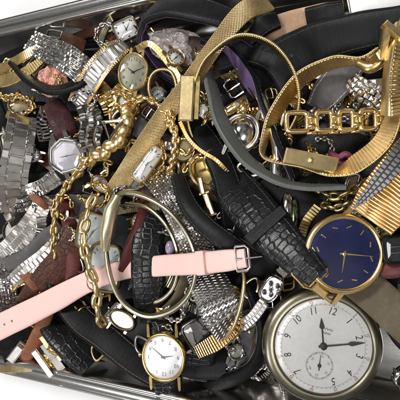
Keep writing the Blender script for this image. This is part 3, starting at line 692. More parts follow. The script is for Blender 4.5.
# --- champagne bangle watch, three rings
T, pa = band('bangle_watch', 'champagne metal bangle watch standing on edge beside the pale oblong dials', [(114, 202, 5.1, 88), (124, 193, 5.3, 84), (146, 197, 5.4, 82), (170, 212, 5.4, 84), (188, 236, 5.3, 88), (196, 264, 5.1, 92), (190, 292, 4.9, 96), (172, 310, 4.9, 98), (148, 316, 5.0, 98), (126, 305, 5.1, 98), (112, 282, 5.2, 97), (106, 250, 5.3, 94), (108, 222, 5.2, 90)], 10, champ, closed=True, kind='flat', th=.1)
mb = MB()
for off in (-1, 1): tube(mb, [pa.at(pa.L * i / 90)[0] + pa.at(pa.L * i / 90)[2] * pa.at(pa.L * i / 90)[4] * off for i in range(91)], .095, 8, caps=False)
mb.build('rolled_rim', champ, T, ang=180)
Fc = Frame(109, 220, 5.75, 13, a=-.1)
pk = Path([(117, 196, 5.7, 20), (111, 212, 5.9, 20), (107, 230, 5.9, 20), (105, 248, 5.6, 25)], [8, 13, 12, 8]); mb = MB(); sweep(mb, pk, prof_leather(.25, .5)); mb.build('case', cream, T, ang=60)
band('wire_bangle', 'slim champagne wire bangle nested inside the champagne bangle watch', [(126, 204, 4.6), (148, 208, 4.8), (168, 228, 4.9), (178, 256, 4.7), (174, 286, 4.5), (156, 302, 4.5), (134, 296, 4.6)], 4.5, champ, kind='round', th=.08)
band('wire_bangle', 'slim silvery wire bangle crossing behind the pink strap', [(150, 186, 4.7), (176, 214, 4.9), (192, 244, 4.8), (196, 276, 4.5), (184, 306, 4.2)], 3.8, steelb, kind='round', th=.07)
strap('watch_strap', 'olive cloth band folded beneath the right end of the pink strap', [(182, 240, 4.5, 30), (186, 270, 4.5, 40), (176, 300, 4.2, 40), (150, 322, 3.9, 40)], [12, 12, 12, 12], olive, .1)
strap('watch_strap', 'maroon leather strap curving inside the champagne bangle', [(146, 196, 3.9, 30), (142, 222, 4.5, 25), (132, 246, 4.7, 20), (124, 270, 4.4, 30)], [10, 14, 14, 12], maroon, .15, pad=.6)
strap('watch_strap', 'black crocodile strap standing upright inside the champagne bangle', [(156, 208, 3.9), (149, 238, 4.5), (148, 270, 4.7), (150, 300, 4.5), (154, 318, 4.0)], [28, 32, 34, 32, 30], blackc, .18, pad=.7, holes=())
# --- pale dials with chain
for px, py, a_, lb, sh in ((92, 232, 14, 'small square watch with pale blue dial above the pink strap beside gold chain', (17, 20)), (104, 268, 6, 'oblong watch with pale blue dial between gold chain and champagne bangle', (18, 25))):
    F = Frame(px, py, 4.55, a_, a=-.2); T = thing('wristwatch', lb, 'watch', F.O - V((0, 0, .4)))
    watch(T, F, sh[0], sh[1], goldd, paled, f=sup(5), th=8, bez=2.6, marks='bars', mm=greyi, hands=(40, 200), hw=.9, hm=greyi)
# --- chains
def chainthing(name, label, pts, mat, ll, lw, r, one=False, cat='chain'):
    T = thing(name, label, cat, P(*pts[len(pts) // 2][:3]) - V((0, 0, .3))); chain(T, mat, pts, ll, lw, r, one=one)
chainthing('gold_chain', 'gold oval link chain hanging from the silver faceted watch', [(92, 158, 5.0), (82, 168, 5.2), (68, 184, 5.2), (58, 202, 5.1), (54, 225, 5.0), (54, 258, 4.8)], gold, .62, .42, .095)
chainthing('gold_chain', 'large oval link gold chain lying over the pink strap', [(94, 196, 4.9), (86, 218, 5.2), (84, 246, 5.4), (90, 270, 5.6), (96, 290, 5.6), (98, 312, 5.3), (104, 326, 4.9)], goldp, .8, .5, .11)
chainthing('gold_chain', 'tangled gold chain below the oval cream watch', [(106, 96, 5.2), (118, 92, 5.3), (132, 99, 5.4), (148, 99, 5.4), (162, 108, 5.4), (170, 126, 5.3)], gold, .5, .36, .085)
chainthing('gold_chain', 'fine gold chain bunched along the left of the gold bangle end', [(118, 104, 5.3), (110, 116, 5.0), (120, 140, 4.8), (98, 150, 4.9), (88, 160, 4.9), (80, 156, 4.8)], goldb, .4, .3, .065)
chainthing('ornate_bracelet', 'ornate little gold flower bracelet running down right of the gold mesh band', [(168, 106, 5.3), (172, 122, 5.4), (176, 140, 5.3), (174, 158, 5.1), (170, 172, 4.8)], goldb, .42, .4, .09, cat='bracelet')
chainthing('ornate_chain', 'dark gold openwork chain under the gold clasp plate at right', [(316, 186, 4.3), (326, 194, 4.6), (338, 196, 4.7), (352, 190, 4.6), (366, 180, 4.3)], goldd, .5, .4, .07)
chainthing('ornate_chain', 'second row of dark gold openwork chain above the blue dial watch', [(322, 204, 4.2), (336, 208, 4.4), (350, 202, 4.4)], goldd, .45, .36, .07)
# --- shiny gold bangle end with silver triangle
pa = Path([(136, 96, 4.6), (128, 114, 5.0), (123, 134, 5.1), (108, 150, 5.1), (90, 160, 4.9), (78, 166, 4.5)], [10, 16, 17, 15, 12, 10])
T = thing('gold_bracelet', 'thick shiny gold bean-link bracelet above the gold mesh band', 'bracelet', pa.at(pa.L / 2)[0] - V((0, 0, .3)))
nb = 11
for i in range(nb):
    p, Tt, W, Nn, hw = pa.at(pa.L * (i + .5) / nb); mb = MB(); a_ = (Tt * .8 + W * (.5 if i % 2 else -.2)).normalized(); w_ = Nn.cross(a_)
    ball(mb, p + W * (.05 if i % 2 else -.05), 1, 16, 10, (hw * .95, pa.L / nb * .85, .22), (w_, a_, Nn)); mb.build('link', goldb, T, ang=180)
F = Frame(112, 125, 5.5, 30, b=.2); T = thing('silver_buckle', 'small silver triangular buckle resting on the thick gold bangle', 'buckle', F.O)
mb = MB(); tube(mb, [F.pt(*q, 0) for q in ((-9, -2), (7, 10), (6, -14), (-9, -2), (7, 10))], 2.2 * F.s, 8); mb.build('frame', steel, T)
# --- small white oblong watch on gold mesh
F = Frame(147, 164, 5.25, 35, a=.1); T = thing('wristwatch', 'narrow gold watch with white oblong dial right of the gold mesh band', 'watch', F.O - V((0, 0, .4)))
watch(T, F, 8.5, 21, goldp, enamel, f=sup(6), th=7, bez=2.3, marks='bars', mm=greyi, hands=(20, 170), hw=.7, hm=greyi)
# --- coarse silver mesh, centre
T, pa = band('mesh_bracelet', 'wide sparkling silver mesh band behind the champagne bangle', [(152, 172, 4.2, 10), (168, 188, 4.9), (182, 212, 5.0), (194, 240, 4.8), (202, 270, 4.0, 10)], [28, 32, 34, 34, 34], steeld, kind='flat', th=.08)
mb = MB(); cells(mb, pa, (1,) * 12, .14, True, .045, gap=.25, off=.05, ch=.6, fill=.8, back=False, jit=.3); mb.build('mesh_links', steel, T, smooth=False)
# --- herringbone band below the pink strap
T, pa = band('mesh_bracelet', 'dark herringbone steel band emerging below the pink strap', [(200, 268, 4.6), (212, 290, 4.9), (222, 312, 4.9), (232, 330, 4.6, 15)], [32, 40, 42, 36], steelm, kind='flat', th=.1)
mb = MB()
for r_ in range(5):
    for k in range(9):
        p, Tt, W, Nn, hw = pa.at(pa.L * (.5 + .07 * r_)); cell(mb, p + W * hw * (-.8 + .2 * k) + Nn * .06, (W + Tt * .5).normalized(), (Tt - W * .5).normalized(), Nn, .1, .035, .035)
mb.build('bright_rows', steel, T, smooth=False)
# --- black ribbed strap curve centre
strap('watch_strap', 'thick black strap curving from the gold clasp down to the pink buckle', [(178, 178, 4.8, 10), (188, 204, 5.35, 5), (206, 226, 5.5), (230, 244, 5.4), (252, 260, 4.7)], [15, 19, 21, 21, 18], blacks, .2, pad=.8, stitch=thread)
strap('watch_strap', 'black strap falling between the gold hoop and grey strap', [(188, 118, 4.3, 20), (206, 140, 4.7, 15), (222, 168, 4.9, 10), (232, 200, 4.7), (236, 226, 4.1)], [22, 24, 26, 28, 28], black, .18, pad=.5)
T, pa = band('rope_bracelet', 'thin twisted gold rope curving across the black straps left of the grey strap', [(180, 122, 5.3), (188, 138, 5.35), (200, 150, 5.3), (216, 160, 5.2), (228, 172, 4.9)], 4.5, goldp, kind='cells', pitch=.09, cols=(1,), h=.08, ch=.5)
# --- gold clasp cluster centre
F = Frame(201, 184, 5.4, -12); T = thing('gold_clasp', 'small polished gold folding clasp standing up among black straps at centre', 'clasp', F.O - V((0, 0, .6)))
mb = MB(); fbox(mb, F, 0, -2, 3, 2.5, 9, 2, ch=.5); tube(mb, [F.pt(-4, -10, 2), F.pt(6, -9, 2)], 1.3 * F.s, 8); mb.build('upper_leaf', goldb, T, smooth=False)
mb = MB(); fbox(mb, F, 3.5, -21, .5, 2.7, 12, 1.2, rot=8, ch=.5); tube(mb, [F.pt(0, -33, 0), F.pt(9, -32, 0)], 1.3 * F.s, 8); mb.build('lower_leaf', gold, T, smooth=False)
F2 = Frame(205, 172, 4.8, 60); mb = MB(); loft(mb, F2, c2, 20, 15, [(-3, -6), (0, -4), (0, -1), (-2, .5), (-4, 0), (-7, -3)], n=40); mb.build('clasp_ring', goldd, T, ang=50)
F = Frame(214, 161, 4.9, 70, a=.2); T = thing('wristwatch', 'tiny round gold watch case lying face down by the grey strap', 'watch', F.O - V((0, 0, .4)))
watch(T, F, 13, 11, gold, goldd, th=9, bez=3, lug=(6, 3, 5), crown=(90, 2), crys=False)
# --- watch back and balls inside the grey strap
F = Frame(241, 132, 4.7, 20, a=-.25, b=.15); T = thing('wristwatch', 'round polished steel watch with mirror-bright face inside the gold hoop', 'watch', F.O - V((0, 0, .4)))
watch(T, F, 20, 21, steel, greeng, th=9, bez=4, lug=(6, 4, 10), crown=(90, 2.5), crys=False)
mb = MB(); loft(mb, F, c2, 16, 17, [(0, -1), (-1, 1.2), (-4, 3.6), (-8, 5.4), (-12, 6.4), (-15, 6.7)], cap0=False, cap1=True); mb.build('domed_back', steel, T, ang=80)
F = Frame(236, 106, 4.8, 60, a=.1); T = thing('gold_fitting', 'crooked gold watch fitting above the mirror-bright steel watch', 'watch part', F.O - V((0, 0, .3)))
mb = MB(); fbox(mb, F, 0, 0, 0, 5, 14, 4, ch=.5); fbox(mb, F, 5, 6, 3, 5, 6, 3, rot=30, ch=.5); mb.build('plate', gold, T, ang=60)
mb = MB(); loft(mb, F, c2, 4, 4, [(0, 3), (0, 5), (-2, 7)], n=16, cap1=True); mb.build('stud', cream, T)
T, pa = band('steel_bangle', 'bright curved steel bangle showing between black straps inside the gold hoop', [(250, 84, 4.3), (262, 100, 4.7), (270, 122, 4.9), (276, 146, 4.8), (276, 176, 4.5)], [9, 11, 11, 10, 12], steel, kind='round', th=.2)
T, pa = band('steel_bangle', 'short bright steel loop right of the curved steel bangle', [(280, 96, 4.0), (284, 110, 4.2), (280, 126, 4.2)], [9, 10, 8], steel, kind='round', th=.2)
F = Frame(288, 212, 4.5, 5, a=.2); T = thing('glass_bead', 'green and silver glass bead standing right of the wide crocodile strap', 'bead', F.O - V((0, 0, .4)))
mb = MB(); ball(mb, F.pt(-2, 2, 0), .34, 20, 14, (.7, 1.9, .8), (F.X, F.Y, F.N)); mb.build('silver_drop', steel, T)
mb = MB(); ball(mb, F.pt(6, -3, -1), .26, 20, 14, (.8, 2.4, .8), (F.X, F.Y, F.N)); mb.build('green_drop', greeng, T)
# --- rhinestone watch
F = Frame(271, 289, 5.0, 30, a=-.1, b=-.1); T = thing('wristwatch', 'tiny steel watch set with sparkling stones left of the pocket watch', 'watch', F.O - V((0, 0, .4)))
watch(T, F, 10, 15, steel, steelb, f=sup(3), th=7, bez=3)
for x, y in ((-3, 5), (4, 6), (0, 0), (-4, -6), (3, -5), (8, 1)): mb = MB(); ball(mb, F.pt(x, y, 1.5), .1, 6, 4); mb.build('stone', gem, T, smooth=False)
p_ = Path([(264, 302, 4.8), (254, 316, 4.7), (242, 326, 4.5)], [12, 12, 13]); mb = MB(); cells(mb, p_, (1, 1), .16, True, .06, ch=.4); mb.build('bracelet_links', steelb, T, smooth=False)
p_ = Path([(280, 274, 4.8), (292, 262, 4.5), (300, 250, 4.0)], [12, 12, 13]); mb = MB(); cells(mb, p_, (1, 1), .16, True, .06, ch=.4); mb.build('bracelet_links', steelb, T, smooth=False)
# --- grey expansion band right
T, pa = band('expansion_bracelet', 'grey steel expansion band tapering to a point over the corded gold band', [(354, 208, 5.75), (366, 196, 5.8), (384, 176, 5.8), (404, 152, 5.6), (420, 134, 5.2)], [3, 10, 18, 22, 24], greym, kind='cells', pitch=.15, cols=(1, 1, 1), stagger=True, h=.06, gap=.06, ch=.3)
# --- grey suede strap and silver floral inside the ribbed bracelet
strap('watch_strap', 'charcoal suede strap with light stitched edge inside the ribbed gold bracelet', [(316, 108, 4.0, -8), (328, 92, 4.4), (340, 78, 4.4), (352, 62, 4.2)], [22, 32, 34, 30], greyd, .1, pad=.1, stitch=plain('pale_thread', (.55, .53, .5), .7))
T, pa = band('link_bracelet', 'openwork silver flower link bracelet at the back of the ribbed gold bracelet', [(350, 78, 4.7), (362, 90, 4.9), (376, 98, 4.8), (386, 112, 4.5)], [18, 22, 24, 24], steelb, kind='cells', pitch=.2, cols=(1, 1, 1, 1), stagger=True, h=.08, gap=.3, ch=.8, jit=.4, fill=.8, back=False)
band('steel_bracelet', 'pale steel band crossing behind the chunky gold links', [(352, 86, 4.6), (372, 84, 4.6), (390, 82, 4.5)], [9, 10, 10], steelb, kind='cells', pitch=.2, cols=(1,), h=.06)
# --- magenta bits
pm = Path([(330, 152, 4.4), (338, 157, 4.6), (346, 154, 4.6), (352, 160, 4.5), (344, 164, 4.4), (336, 160, 4.5)], 4)
mb = MB(); tube(mb, [pm.at(pm.L * i / 60)[0] for i in range(61)], .11, 8)
o = mb.build('magenta_cord', magenta); o['label'] = 'twist of magenta cord between the gold clasp plate and chunky links'; o['category'] = 'cord'
strap('watch_strap', 'dark red strap end tucked right of the blue dial watch', [(372, 262, 4.3), (386, 270, 4.4), (404, 268, 4.3)], [18, 17, 16], maroon, .16, pad=.6)
F = Frame(403, 249, 4.6, 84); T = thing('digital_watch', 'black digital watch corner at the right edge below the corded gold band', 'watch', F.O - V((0, 0, .3)))
watch(T, F, 15, 19, blacks, inkm, f=sup(6), th=8, bez=3)
mb = MB()
for k in range(2): fbox(mb, F, -3 + 6 * k, 0, .2, .5, 13, .2)
mb.build('display_line', greyi, T, smooth=False)
# --- small gold band loop under the herringbone band
T, pa = band('gold_bracelet', 'gold hinged bracelet section between white dial watch and black strap', [(198, 352, 4.2), (216, 342, 4.6), (232, 330, 4.7, 20), (240, 316, 4.4, 50)], [13, 17, 16, 10], goldc, kind='flat', th=.18)
band('wire_bangle', 'thin gold wire hoop dropping from the pink buckle', [(241, 262, 4.9), (244, 280, 5.0), (241, 304, 5.1), (234, 326, 5.0), (224, 340, 4.7)], 4, goldp, kind='round', th=.08)
# --- black and gold pieces, bottom left
strap('watch_strap', 'ribbed black strap standing near bottom left behind the bright steel bar', [(52, 312, 3.5, 20), (62, 328, 3.9, 15), (76, 346, 4.1, 10), (92, 364, 3.8, 10)], [36, 38, 36, 30], blackc, .2, pad=.6)
F = Frame(43, 363, 4.55, -36); T = thing('steel_bar', 'bright white steel clasp bar near the bottom left tray wall', 'clasp', F.O - V((0, 0, .4)))
mb = MB(); fbox(mb, F, 0, 0, 0, 3.6, 16, 2.5, ch=.3); mb.build('bar', steelb, T, smooth=False)
mb = MB(); fbox(mb, F, 11, -1, -3, 5, 17, 2.5, ch=.2); mb.build('plate', steeld, T, smooth=False)
for x, y in ((14, 16), (17, -2)):
    mb = MB(); fbox(mb, F, x, y, 0, 2.6, 7, 1.6, ch=.3); mb.build('inlay', goldp, T, smooth=False)
T, pa = band('gold_band', 'flat gold band along the bottom left tray wall', [(-10, 368, 3.9), (10, 368, 4.1), (34, 367, 4.0), (52, 362, 3.7)], [9, 9, 8, 7], goldp, kind='flat', th=.16)
F = Frame(17, 352, 4.3, 38); T = thing('steel_clasp', 'grey steel clasp under the left end of the pink strap', 'clasp', F.O); mb = MB(); fbox(mb, F, 0, 0, 0, 4.5, 12, 2, ch=.3); mb.build('plate', steelb, T, smooth=False); mb = MB(); fbox(mb, F, 0, 8, 2.5, 3, 2, 1, ch=.3); mb.build('catch', steel, T, smooth=False)
strap('watch_strap', 'orange brown strap creased beneath the pink strap at lower left', [(50, 308, 4.2), (42, 326, 4.4), (34, 344, 4.3), (24, 360, 3.9)], [12, 14, 15, 12], rust, .14, wob=.15)
strap('watch_strap', 'dark brown crocodile strap above the left part of the pink strap', [(30, 306, 4.0), (48, 280, 4.4), (66, 256, 4.5), (78, 232, 4.2)], [30, 32, 30, 26], brown, .16, pad=.6)
strap('watch_strap', 'maroon strap between the two gold chains', [(62, 196, 3.2), (70, 226, 4.0), (74, 258, 4.35), (70, 300, 4.3)], [14, 15, 15, 14], maroon, .15, pad=.6)
strap('strap_scrap', 'orange leather scrap left of the gold chain top', [(30, 194, 4.5), (39, 201, 4.75), (48, 209, 4.4)], [5, 8, 6], rust, .06, tip0=True, tip1=True, cat='leather scrap')
strap('strap_scrap', 'crinkled orange leather piece left of the dark brown crocodile strap', [(18, 270, 4.5), (28, 278, 4.7), (38, 290, 4.5)], [7, 10, 8], rust, .06, tip0=True, tip1=True, cat='leather scrap', wob=.2)
# --- steel bands left middle
band('link_bracelet', 'steel band curving down from the left edge beneath the gold chain', [(46, 196, 4.1), (36, 216, 4.3), (22, 236, 4.4), (4, 254, 4.3), (-14, 262, 4.0)], [18, 20, 22, 23, 22], steelb, kind='cells', pitch=.17, cols=(1, 1, 1), h=.06, ch=.4, jit=.1)
band('link_bracelet', 'short steel watch band pointing at the lower end of the left gold chain', [(10, 284, 4.2), (26, 270, 4.6), (44, 256, 4.6), (58, 240, 4.2)], [14, 17, 17, 14], steelb, kind='cells', pitch=.3, cols=(.6, 1, .6), h=.07)
band('link_bracelet', 'sparkling steel mesh band standing at the far left above the pink strap', [(-2, 250, 4.2), (4, 272, 4.5), (8, 294, 4.4), (10, 312, 4.1)], [18, 19, 19, 18], steel, kind='cells', pitch=.13, cols=(1,) * 6, h=.05, ch=.5, gap=.2, jit=.25)
strap('watch_strap', 'charcoal strap curving between the two steel bands at left', [(62, 226, 4.1, 20), (46, 238, 4.4, 15), (24, 258, 4.4, 10), (-6, 268, 4.2)], [14, 16, 15, 14], greyd, .16, pad=.5)
band('chain_bracelet', 'fine steel chain heap under the steel link bracelet', [(2, 200, 4.3), (18, 206, 4.6), (34, 200, 4.5), (44, 186, 4.3)], 14, steel, kind='cells', pitch=.15, cols=(1, 1, 1), h=.06, ch=.7, gap=.3, jit=.5, fill=.8, back=False)
# --- dark maroon object under mesh band, upper left
strap('watch_strap', 'dark plum strap rolled above the silver faceted watch', [(52, 104, 4.0), (60, 118, 4.5), (66, 132, 4.4), (76, 146, 3.8)], [20, 24, 24, 20], leather('plum_leather', (.04, .016, .018), .4, croc=.5, wear=(.12, .045, .04)), .16, pad=.6)
band('steel_clasp', 'small dark steel links jumbled left of the thick gold bangle', [(86, 104, 4.5), (92, 122, 4.8), (90, 142, 4.7), (98, 158, 4.3)], [22, 24, 24, 20], steeld, kind='cells', pitch=.22, cols=(1, 1, 1), h=.09, ch=.5, gap=.25, jit=.5, cat='bracelet')
# --- crumpled plastic
def crumple(name, label, cat, px, py, z, rx, ry, mat, amp=.5, ang=0, n=64, seed=0):
    F = Frame(px, py, z, ang); mb = MB(); vs = []; fs = []
    for j in range(n + 1):
        for i in range(n + 1):
            x = -1 + 2 * i / n; y = -1 + 2 * j / n; q = max(abs(x), abs(y)); r = math.hypot(x, y) or 1; x2 = x * q / r; y2 = y * q / r
            h = mnoise.noise(V((x * 2.2 + seed, y * 2.2, seed))) + .5 * abs(mnoise.noise(V((x * 5 + seed, y * 5, 3)))) + .22 * abs(mnoise.noise(V((x * 11 + seed, y * 8, 7)))) - (x * x + y * y) * .4
            vs.append(F.pt(x2 * rx, y2 * ry, h * amp * 20))
    for j in range(n):
        for i in range(n): a = j * (n + 1) + i; fs.append((a, a + 1, a + n + 2, a + n + 1))
    mb.add(vs, fs); o = mb.build(name, mat, None, ang=30); o['label'] = label; o['category'] = cat
    m = o.modifiers.new('thick', 'SOLIDIFY'); m.thickness = .03
crumple('folded_leather', 'salmon pink crumpled lining folded under the silver mesh band', 'leather scrap', 52, 80, 4.45, 15, 17, skinl, .3, 30, seed=4)
crumple('plastic_bag', 'crumpled pinkish plastic wrap inside the top black strap loop', 'plastic', 178, 46, 3.9, 30, 18, plast, .28, 10)
F = Frame(170, 248, 4.7, 0); mb = MB(); ball(mb, F.O, .2, 18, 12, (1, 1.5, .8), (F.X, F.Y, F.N)); o = mb.build('lilac_bead', lilac); o['label'] = 'lilac bead lying just above the pink strap inside the bangle'; o['category'] = 'bead'

F = Frame(385, 0, 4.6, 80); T = thing('white_plate', 'bright white plate with steel rim at top right behind the broad black strap', 'plate', F.O)
mb = MB(); loft(mb, F, sup(7), 15, 36, [(-1, -3), (0, -2), (0, 0), (-1, .6)], cap1=True); mb.build('plate', enamel, T)
mb = MB(); tube(mb, [F.pt(sup(7)(2 * pi * k / 48)[0] * 15.4, sup(7)(2 * pi * k / 48)[1] * 36.4, -.5) for k in range(49)], 1.3 * F.s, 8, caps=False); mb.build('rim', steeld, T)
# ================================================================== LOWER LAYERS, seen in the gaps
S_ = lambda lb, pts, w, m, **k: strap('watch_strap', lb, pts, w, m, **dict(dict(th=.16, pad=.5), **k))
S_('black strap lying low beside the upper left tray wall', [(-20, 52, 2.2), (20, 48, 2.8), (60, 40, 2.8), (100, 36, 2.4)], 22, black)
S_('dark brown strap under the gold rope ring', [(120, 60, 3.0), (150, 84, 3.6), (150, 112, 3.6), (138, 130, 3.3)], 26, dbrown)
S_('black strap beneath the thick gold bangle', [(86, 92, 3.2), (104, 112, 3.7), (118, 130, 3.7), (134, 140, 3.4)], 30, black)
S_('brown strap passing under the lower end of the gold mesh band', [(88, 188, 3.4), (116, 182, 3.9), (146, 190, 3.9), (168, 176, 3.3)], 22, dbrown)
S_('black strap below the silver faceted watch', [(28, 186, 3.6), (58, 182, 3.9), (88, 182, 3.8), (112, 172, 3.3)], 24, black)
S_('black strap low at the far left edge beside the steel links', [(-14, 100, 3.0), (-2, 130, 3.8), (2, 160, 3.8), (-6, 200, 3.2)], 26, blacks)
S_('black strap in the gap between steel links and faceted watch', [(34, 104, 3.0), (38, 130, 3.6), (36, 160, 3.6), (40, 190, 3.2)], 22, black)
S_('dark strap under the far left steel mesh band', [(-20, 300, 3.0), (10, 300, 3.6), (40, 290, 3.7), (80, 262, 3.4)], 34, dbrown)
S_('black strap hidden below the orange brown strap', [(-20, 352, 3.0), (10, 342, 3.5), (44, 330, 3.5), (70, 310, 3.2)], 30, black)
S_('black strap under the maroon strap inside the bangle', [(118, 190, 3.3), (124, 224, 3.9), (128, 262, 3.9), (134, 296, 3.5)], 30, blacks)
S_('black strap running beneath the herringbone steel band', [(192, 300, 3.5), (206, 326, 3.9), (200, 350, 3.9), (196, 378, 3.4)], 34, blackc)
S_('black strap hoop bending right of the gold wire hoop', [(246, 276, 3.8, 30), (258, 306, 4.3, 40), (264, 338, 4.2, 45), (252, 368, 3.8, 45), (218, 384, 3.3, 30), (184, 388, 2.8)], [12, 14, 15, 15, 15, 14], black, lining=greyl)
S_('charcoal strap inside the lower right black hoop', [(240, 296, 3.4), (246, 326, 3.7), (244, 356, 3.4), (228, 376, 3.0)], 20, greyd)
S_('black strap beneath the white dial watch', [(120, 330, 3.3), (150, 346, 3.7), (190, 362, 3.7), (226, 364, 3.2)], 30, blacks)
S_('black strap under the left side of the pocket watch', [(246, 300, 3.3), (262, 270, 3.9), (276, 252, 4.2), (286, 222, 3.9)], 26, black)
S_('black strap beneath the grey strap and gold clasp plate', [(252, 176, 3.6), (284, 196, 4.0), (318, 214, 4.1), (346, 218, 3.8)], 30, black)
S_('black strap low behind the chunky gold links', [(286, 104, 3.2), (308, 132, 3.8), (332, 142, 3.8), (366, 140, 3.3)], 36, blacks)
S_('dark grey strap under the openwork silver links', [(330, 80, 3.2), (352, 108, 3.6), (374, 120, 3.5), (400, 110, 3.2)], 34, greyd)
S_('black strap deep under the mirror-bright steel watch', [(196, 78, 3.0), (216, 104, 3.5), (238, 142, 3.5), (262, 166, 3.2)], 36, black)
S_('dark strap crossing low beneath the gold clasp cluster', [(160, 150, 3.2), (190, 166, 3.8), (220, 184, 3.8), (256, 196, 3.4)], 36, dbrown)
S_('black strap at the right edge under the ribbed bracelet', [(360, 150, 3.5), (384, 178, 3.9), (396, 214, 3.9), (404, 250, 3.5)], 34, black)
S_('black strap by the right edge below the olive strap', [(360, 290, 2.6), (384, 316, 3.3), (404, 344, 3.4), (430, 360, 3.2)], 14, black)
S_('black strap near the top wall left of the purple lined loop', [(84, 36, 2.4, 20), (110, 30, 3.2, 20), (140, 22, 3.5, 20), (160, 12, 3.4)], 16, black)
S_('brown strap below the tray wall over the two tone band', [(60, 44, 2.6), (92, 30, 3.2), (118, 38, 3.2), (136, 56, 2.8)], 14, brown)
S_('black strap tucked beneath the long stitched strap', [(92, 296, 3.3), (116, 318, 3.8), (140, 330, 3.8), (160, 330, 3.5)], 30, black)
S_('dark strap behind crumpled plastic under the gold mesh band', [(140, 60, 2.9), (166, 62, 3.3), (196, 58, 3.4), (222, 76, 3.1)], 40, dbrown)
S_('black strap along the bottom wall left of the white dial watch', [(56, 352, 2.6), (88, 368, 3.1), (124, 382, 3.1), (160, 392, 2.6)], 24, blackc)
def W_(lb, px, py, z, rx, ry, cm, dm, ang=0, a=0, b=0, f=None, **k):
    F = Frame(px, py, z, ang, a, b); T = thing('wristwatch', lb, 'watch', F.O - V((0, 0, .4))); watch(T, F, rx, ry, cm, dm, f=f, n=40, **dict(dict(th=8, bez=3, crown=(90, 2), lug=(5, 3, rx * .6)), **k)); return T
W_('steel watch buried at left under the steel band curve', 20, 236, 3.7, 20, 16, steel, steelb, 50, .1, .1)
W_('small gold watch half buried at the left edge above the steel links', 20, 106, 4.2, 13, 11, gold, cream, 20, .2, .2, marks='bars', mm=inkm)
W_('gold watch case edge peeking under the oval cream watch', 128, 104, 4.3, 15, 12, goldd, creamd, 60, -.1, .2)
W_('small steel watch low between the two gold chains', 72, 240, 3.9, 12, 24, steelb, lavd, 5, .1, 0, f=sup(4))
W_('gold watch lying deep right of the gold flower bracelet', 184, 150, 4.1, 12, 14, goldd, cream, 30, .2, 0)
W_('small gold watch beside the left gold chain top', 100, 184, 4.3, 11, 9, gold, lavd, 50, .1, -.2)
W_('steel watch under the right end of the herringbone band', 196, 336, 4.2, 17, 12, steeld, steeld, 60, .1, 0, f=sup(4))
W_('small champagne watch under the champagne bangle bottom', 122, 320, 4.2, 15, 10, champ, cream, 30, 0, .1)
W_('steel ladies watch low at the bottom by the lower right black hoop', 236, 352, 4.0, 9, 9, steel, steelb, 20, .2, .1)
def C_(lb, pts, m, one=True, ll=.4, lw=.28, r=.06): chainthing('metal_chain', lb, pts, m, ll, lw, r, one=one)
C_('fine gold chain at the far left under the slim gold bands', [(-6, 94, 4.2), (8, 100, 4.4), (22, 96, 4.4), (34, 106, 4.3), (24, 114, 4.2)], gold)
C_('fine steel chain curled near the plum strap', [(72, 100, 4.6), (84, 92, 4.7), (96, 98, 4.8), (88, 112, 4.8), (80, 122, 4.7)], steel)
C_('gold chain trailing between gold mesh band and flower bracelet', [(140, 186, 4.2), (156, 176, 4.6), (164, 160, 4.7), (160, 140, 4.8), (152, 128, 4.7)], gold)
C_('gold chain curled around the gold clasp cluster', [(184, 172, 4.8), (192, 160, 5.0), (206, 156, 5.0), (220, 166, 5.0), (224, 180, 4.8), (216, 196, 4.6)], gold)
C_('tarnished chain between the steel watch and grey strap', [(200, 92, 4.3), (210, 108, 4.4), (204, 126, 4.5), (212, 142, 4.4)], goldd)
C_('steel chain by the tray floor left of the pocket watch', [(236, 370, 2.6), (252, 372, 3.0), (268, 362, 3.2), (266, 340, 3.4)], steel)
C_('dark steel chain beneath the long gold chain', [(96, 178, 4.2), (108, 172, 4.4), (104, 160, 4.5), (112, 164, 4.4)], goldd)
C_('gold chain behind the pale oblong dials', [(78, 196, 4.3), (96, 206, 4.5), (108, 196, 4.6), (100, 184, 4.6), (84, 186, 4.4)], gold)
C_('fine silver chain on the tray wall side bottom centre', [(214, 376, 2.9), (230, 368, 3.3), (246, 372, 3.4), (260, 380, 3.0)], steel)
B_ = lambda lb, pts, w, m, **k: band('metal_band', lb, pts, w, m, kind='cells', **k)
B_('gold expansion band low at left under the oval watch', [(98, 84, 4.3), (112, 96, 4.4), (122, 88, 4.4)], 14, gold, pitch=.14)
B_('steel link band leaning on the upper tray wall', [(100, 46, 2.9, 40), (104, 34, 3.5, 50), (112, 18, 3.9, 50)], 9, champ, pitch=.13)
B_('steel band below the bottom of the long black strap', [(96, 372, 2.4), (120, 382, 2.8), (150, 390, 2.6)], 10, steeld, pitch=.16)
B_('steel band low at the right beside the pocket watch', [(250, 392, 1.6), (272, 372, 2.2), (272, 350, 2.8), (262, 330, 3.3)], 12, steel, pitch=.16, cols=(1, 1), ch=.4)
B_('gold band under the blue dial watch and crocodile strap', [(300, 240, 4.0), (306, 222, 4.3), (318, 206, 4.2)], 10, goldd, pitch=.12)
B_('olive gold band crossing under the maroon strap in the bangle', [(112, 212, 3.9), (134, 208, 4.2), (160, 206, 4.2)], 9, champ, pitch=.12)
S_('black strap low behind the pointed peak of the ribbed bracelet', [(340, 66, 3.4), (366, 66, 3.9), (390, 56, 4.0), (420, 50, 3.6)], 34, black)
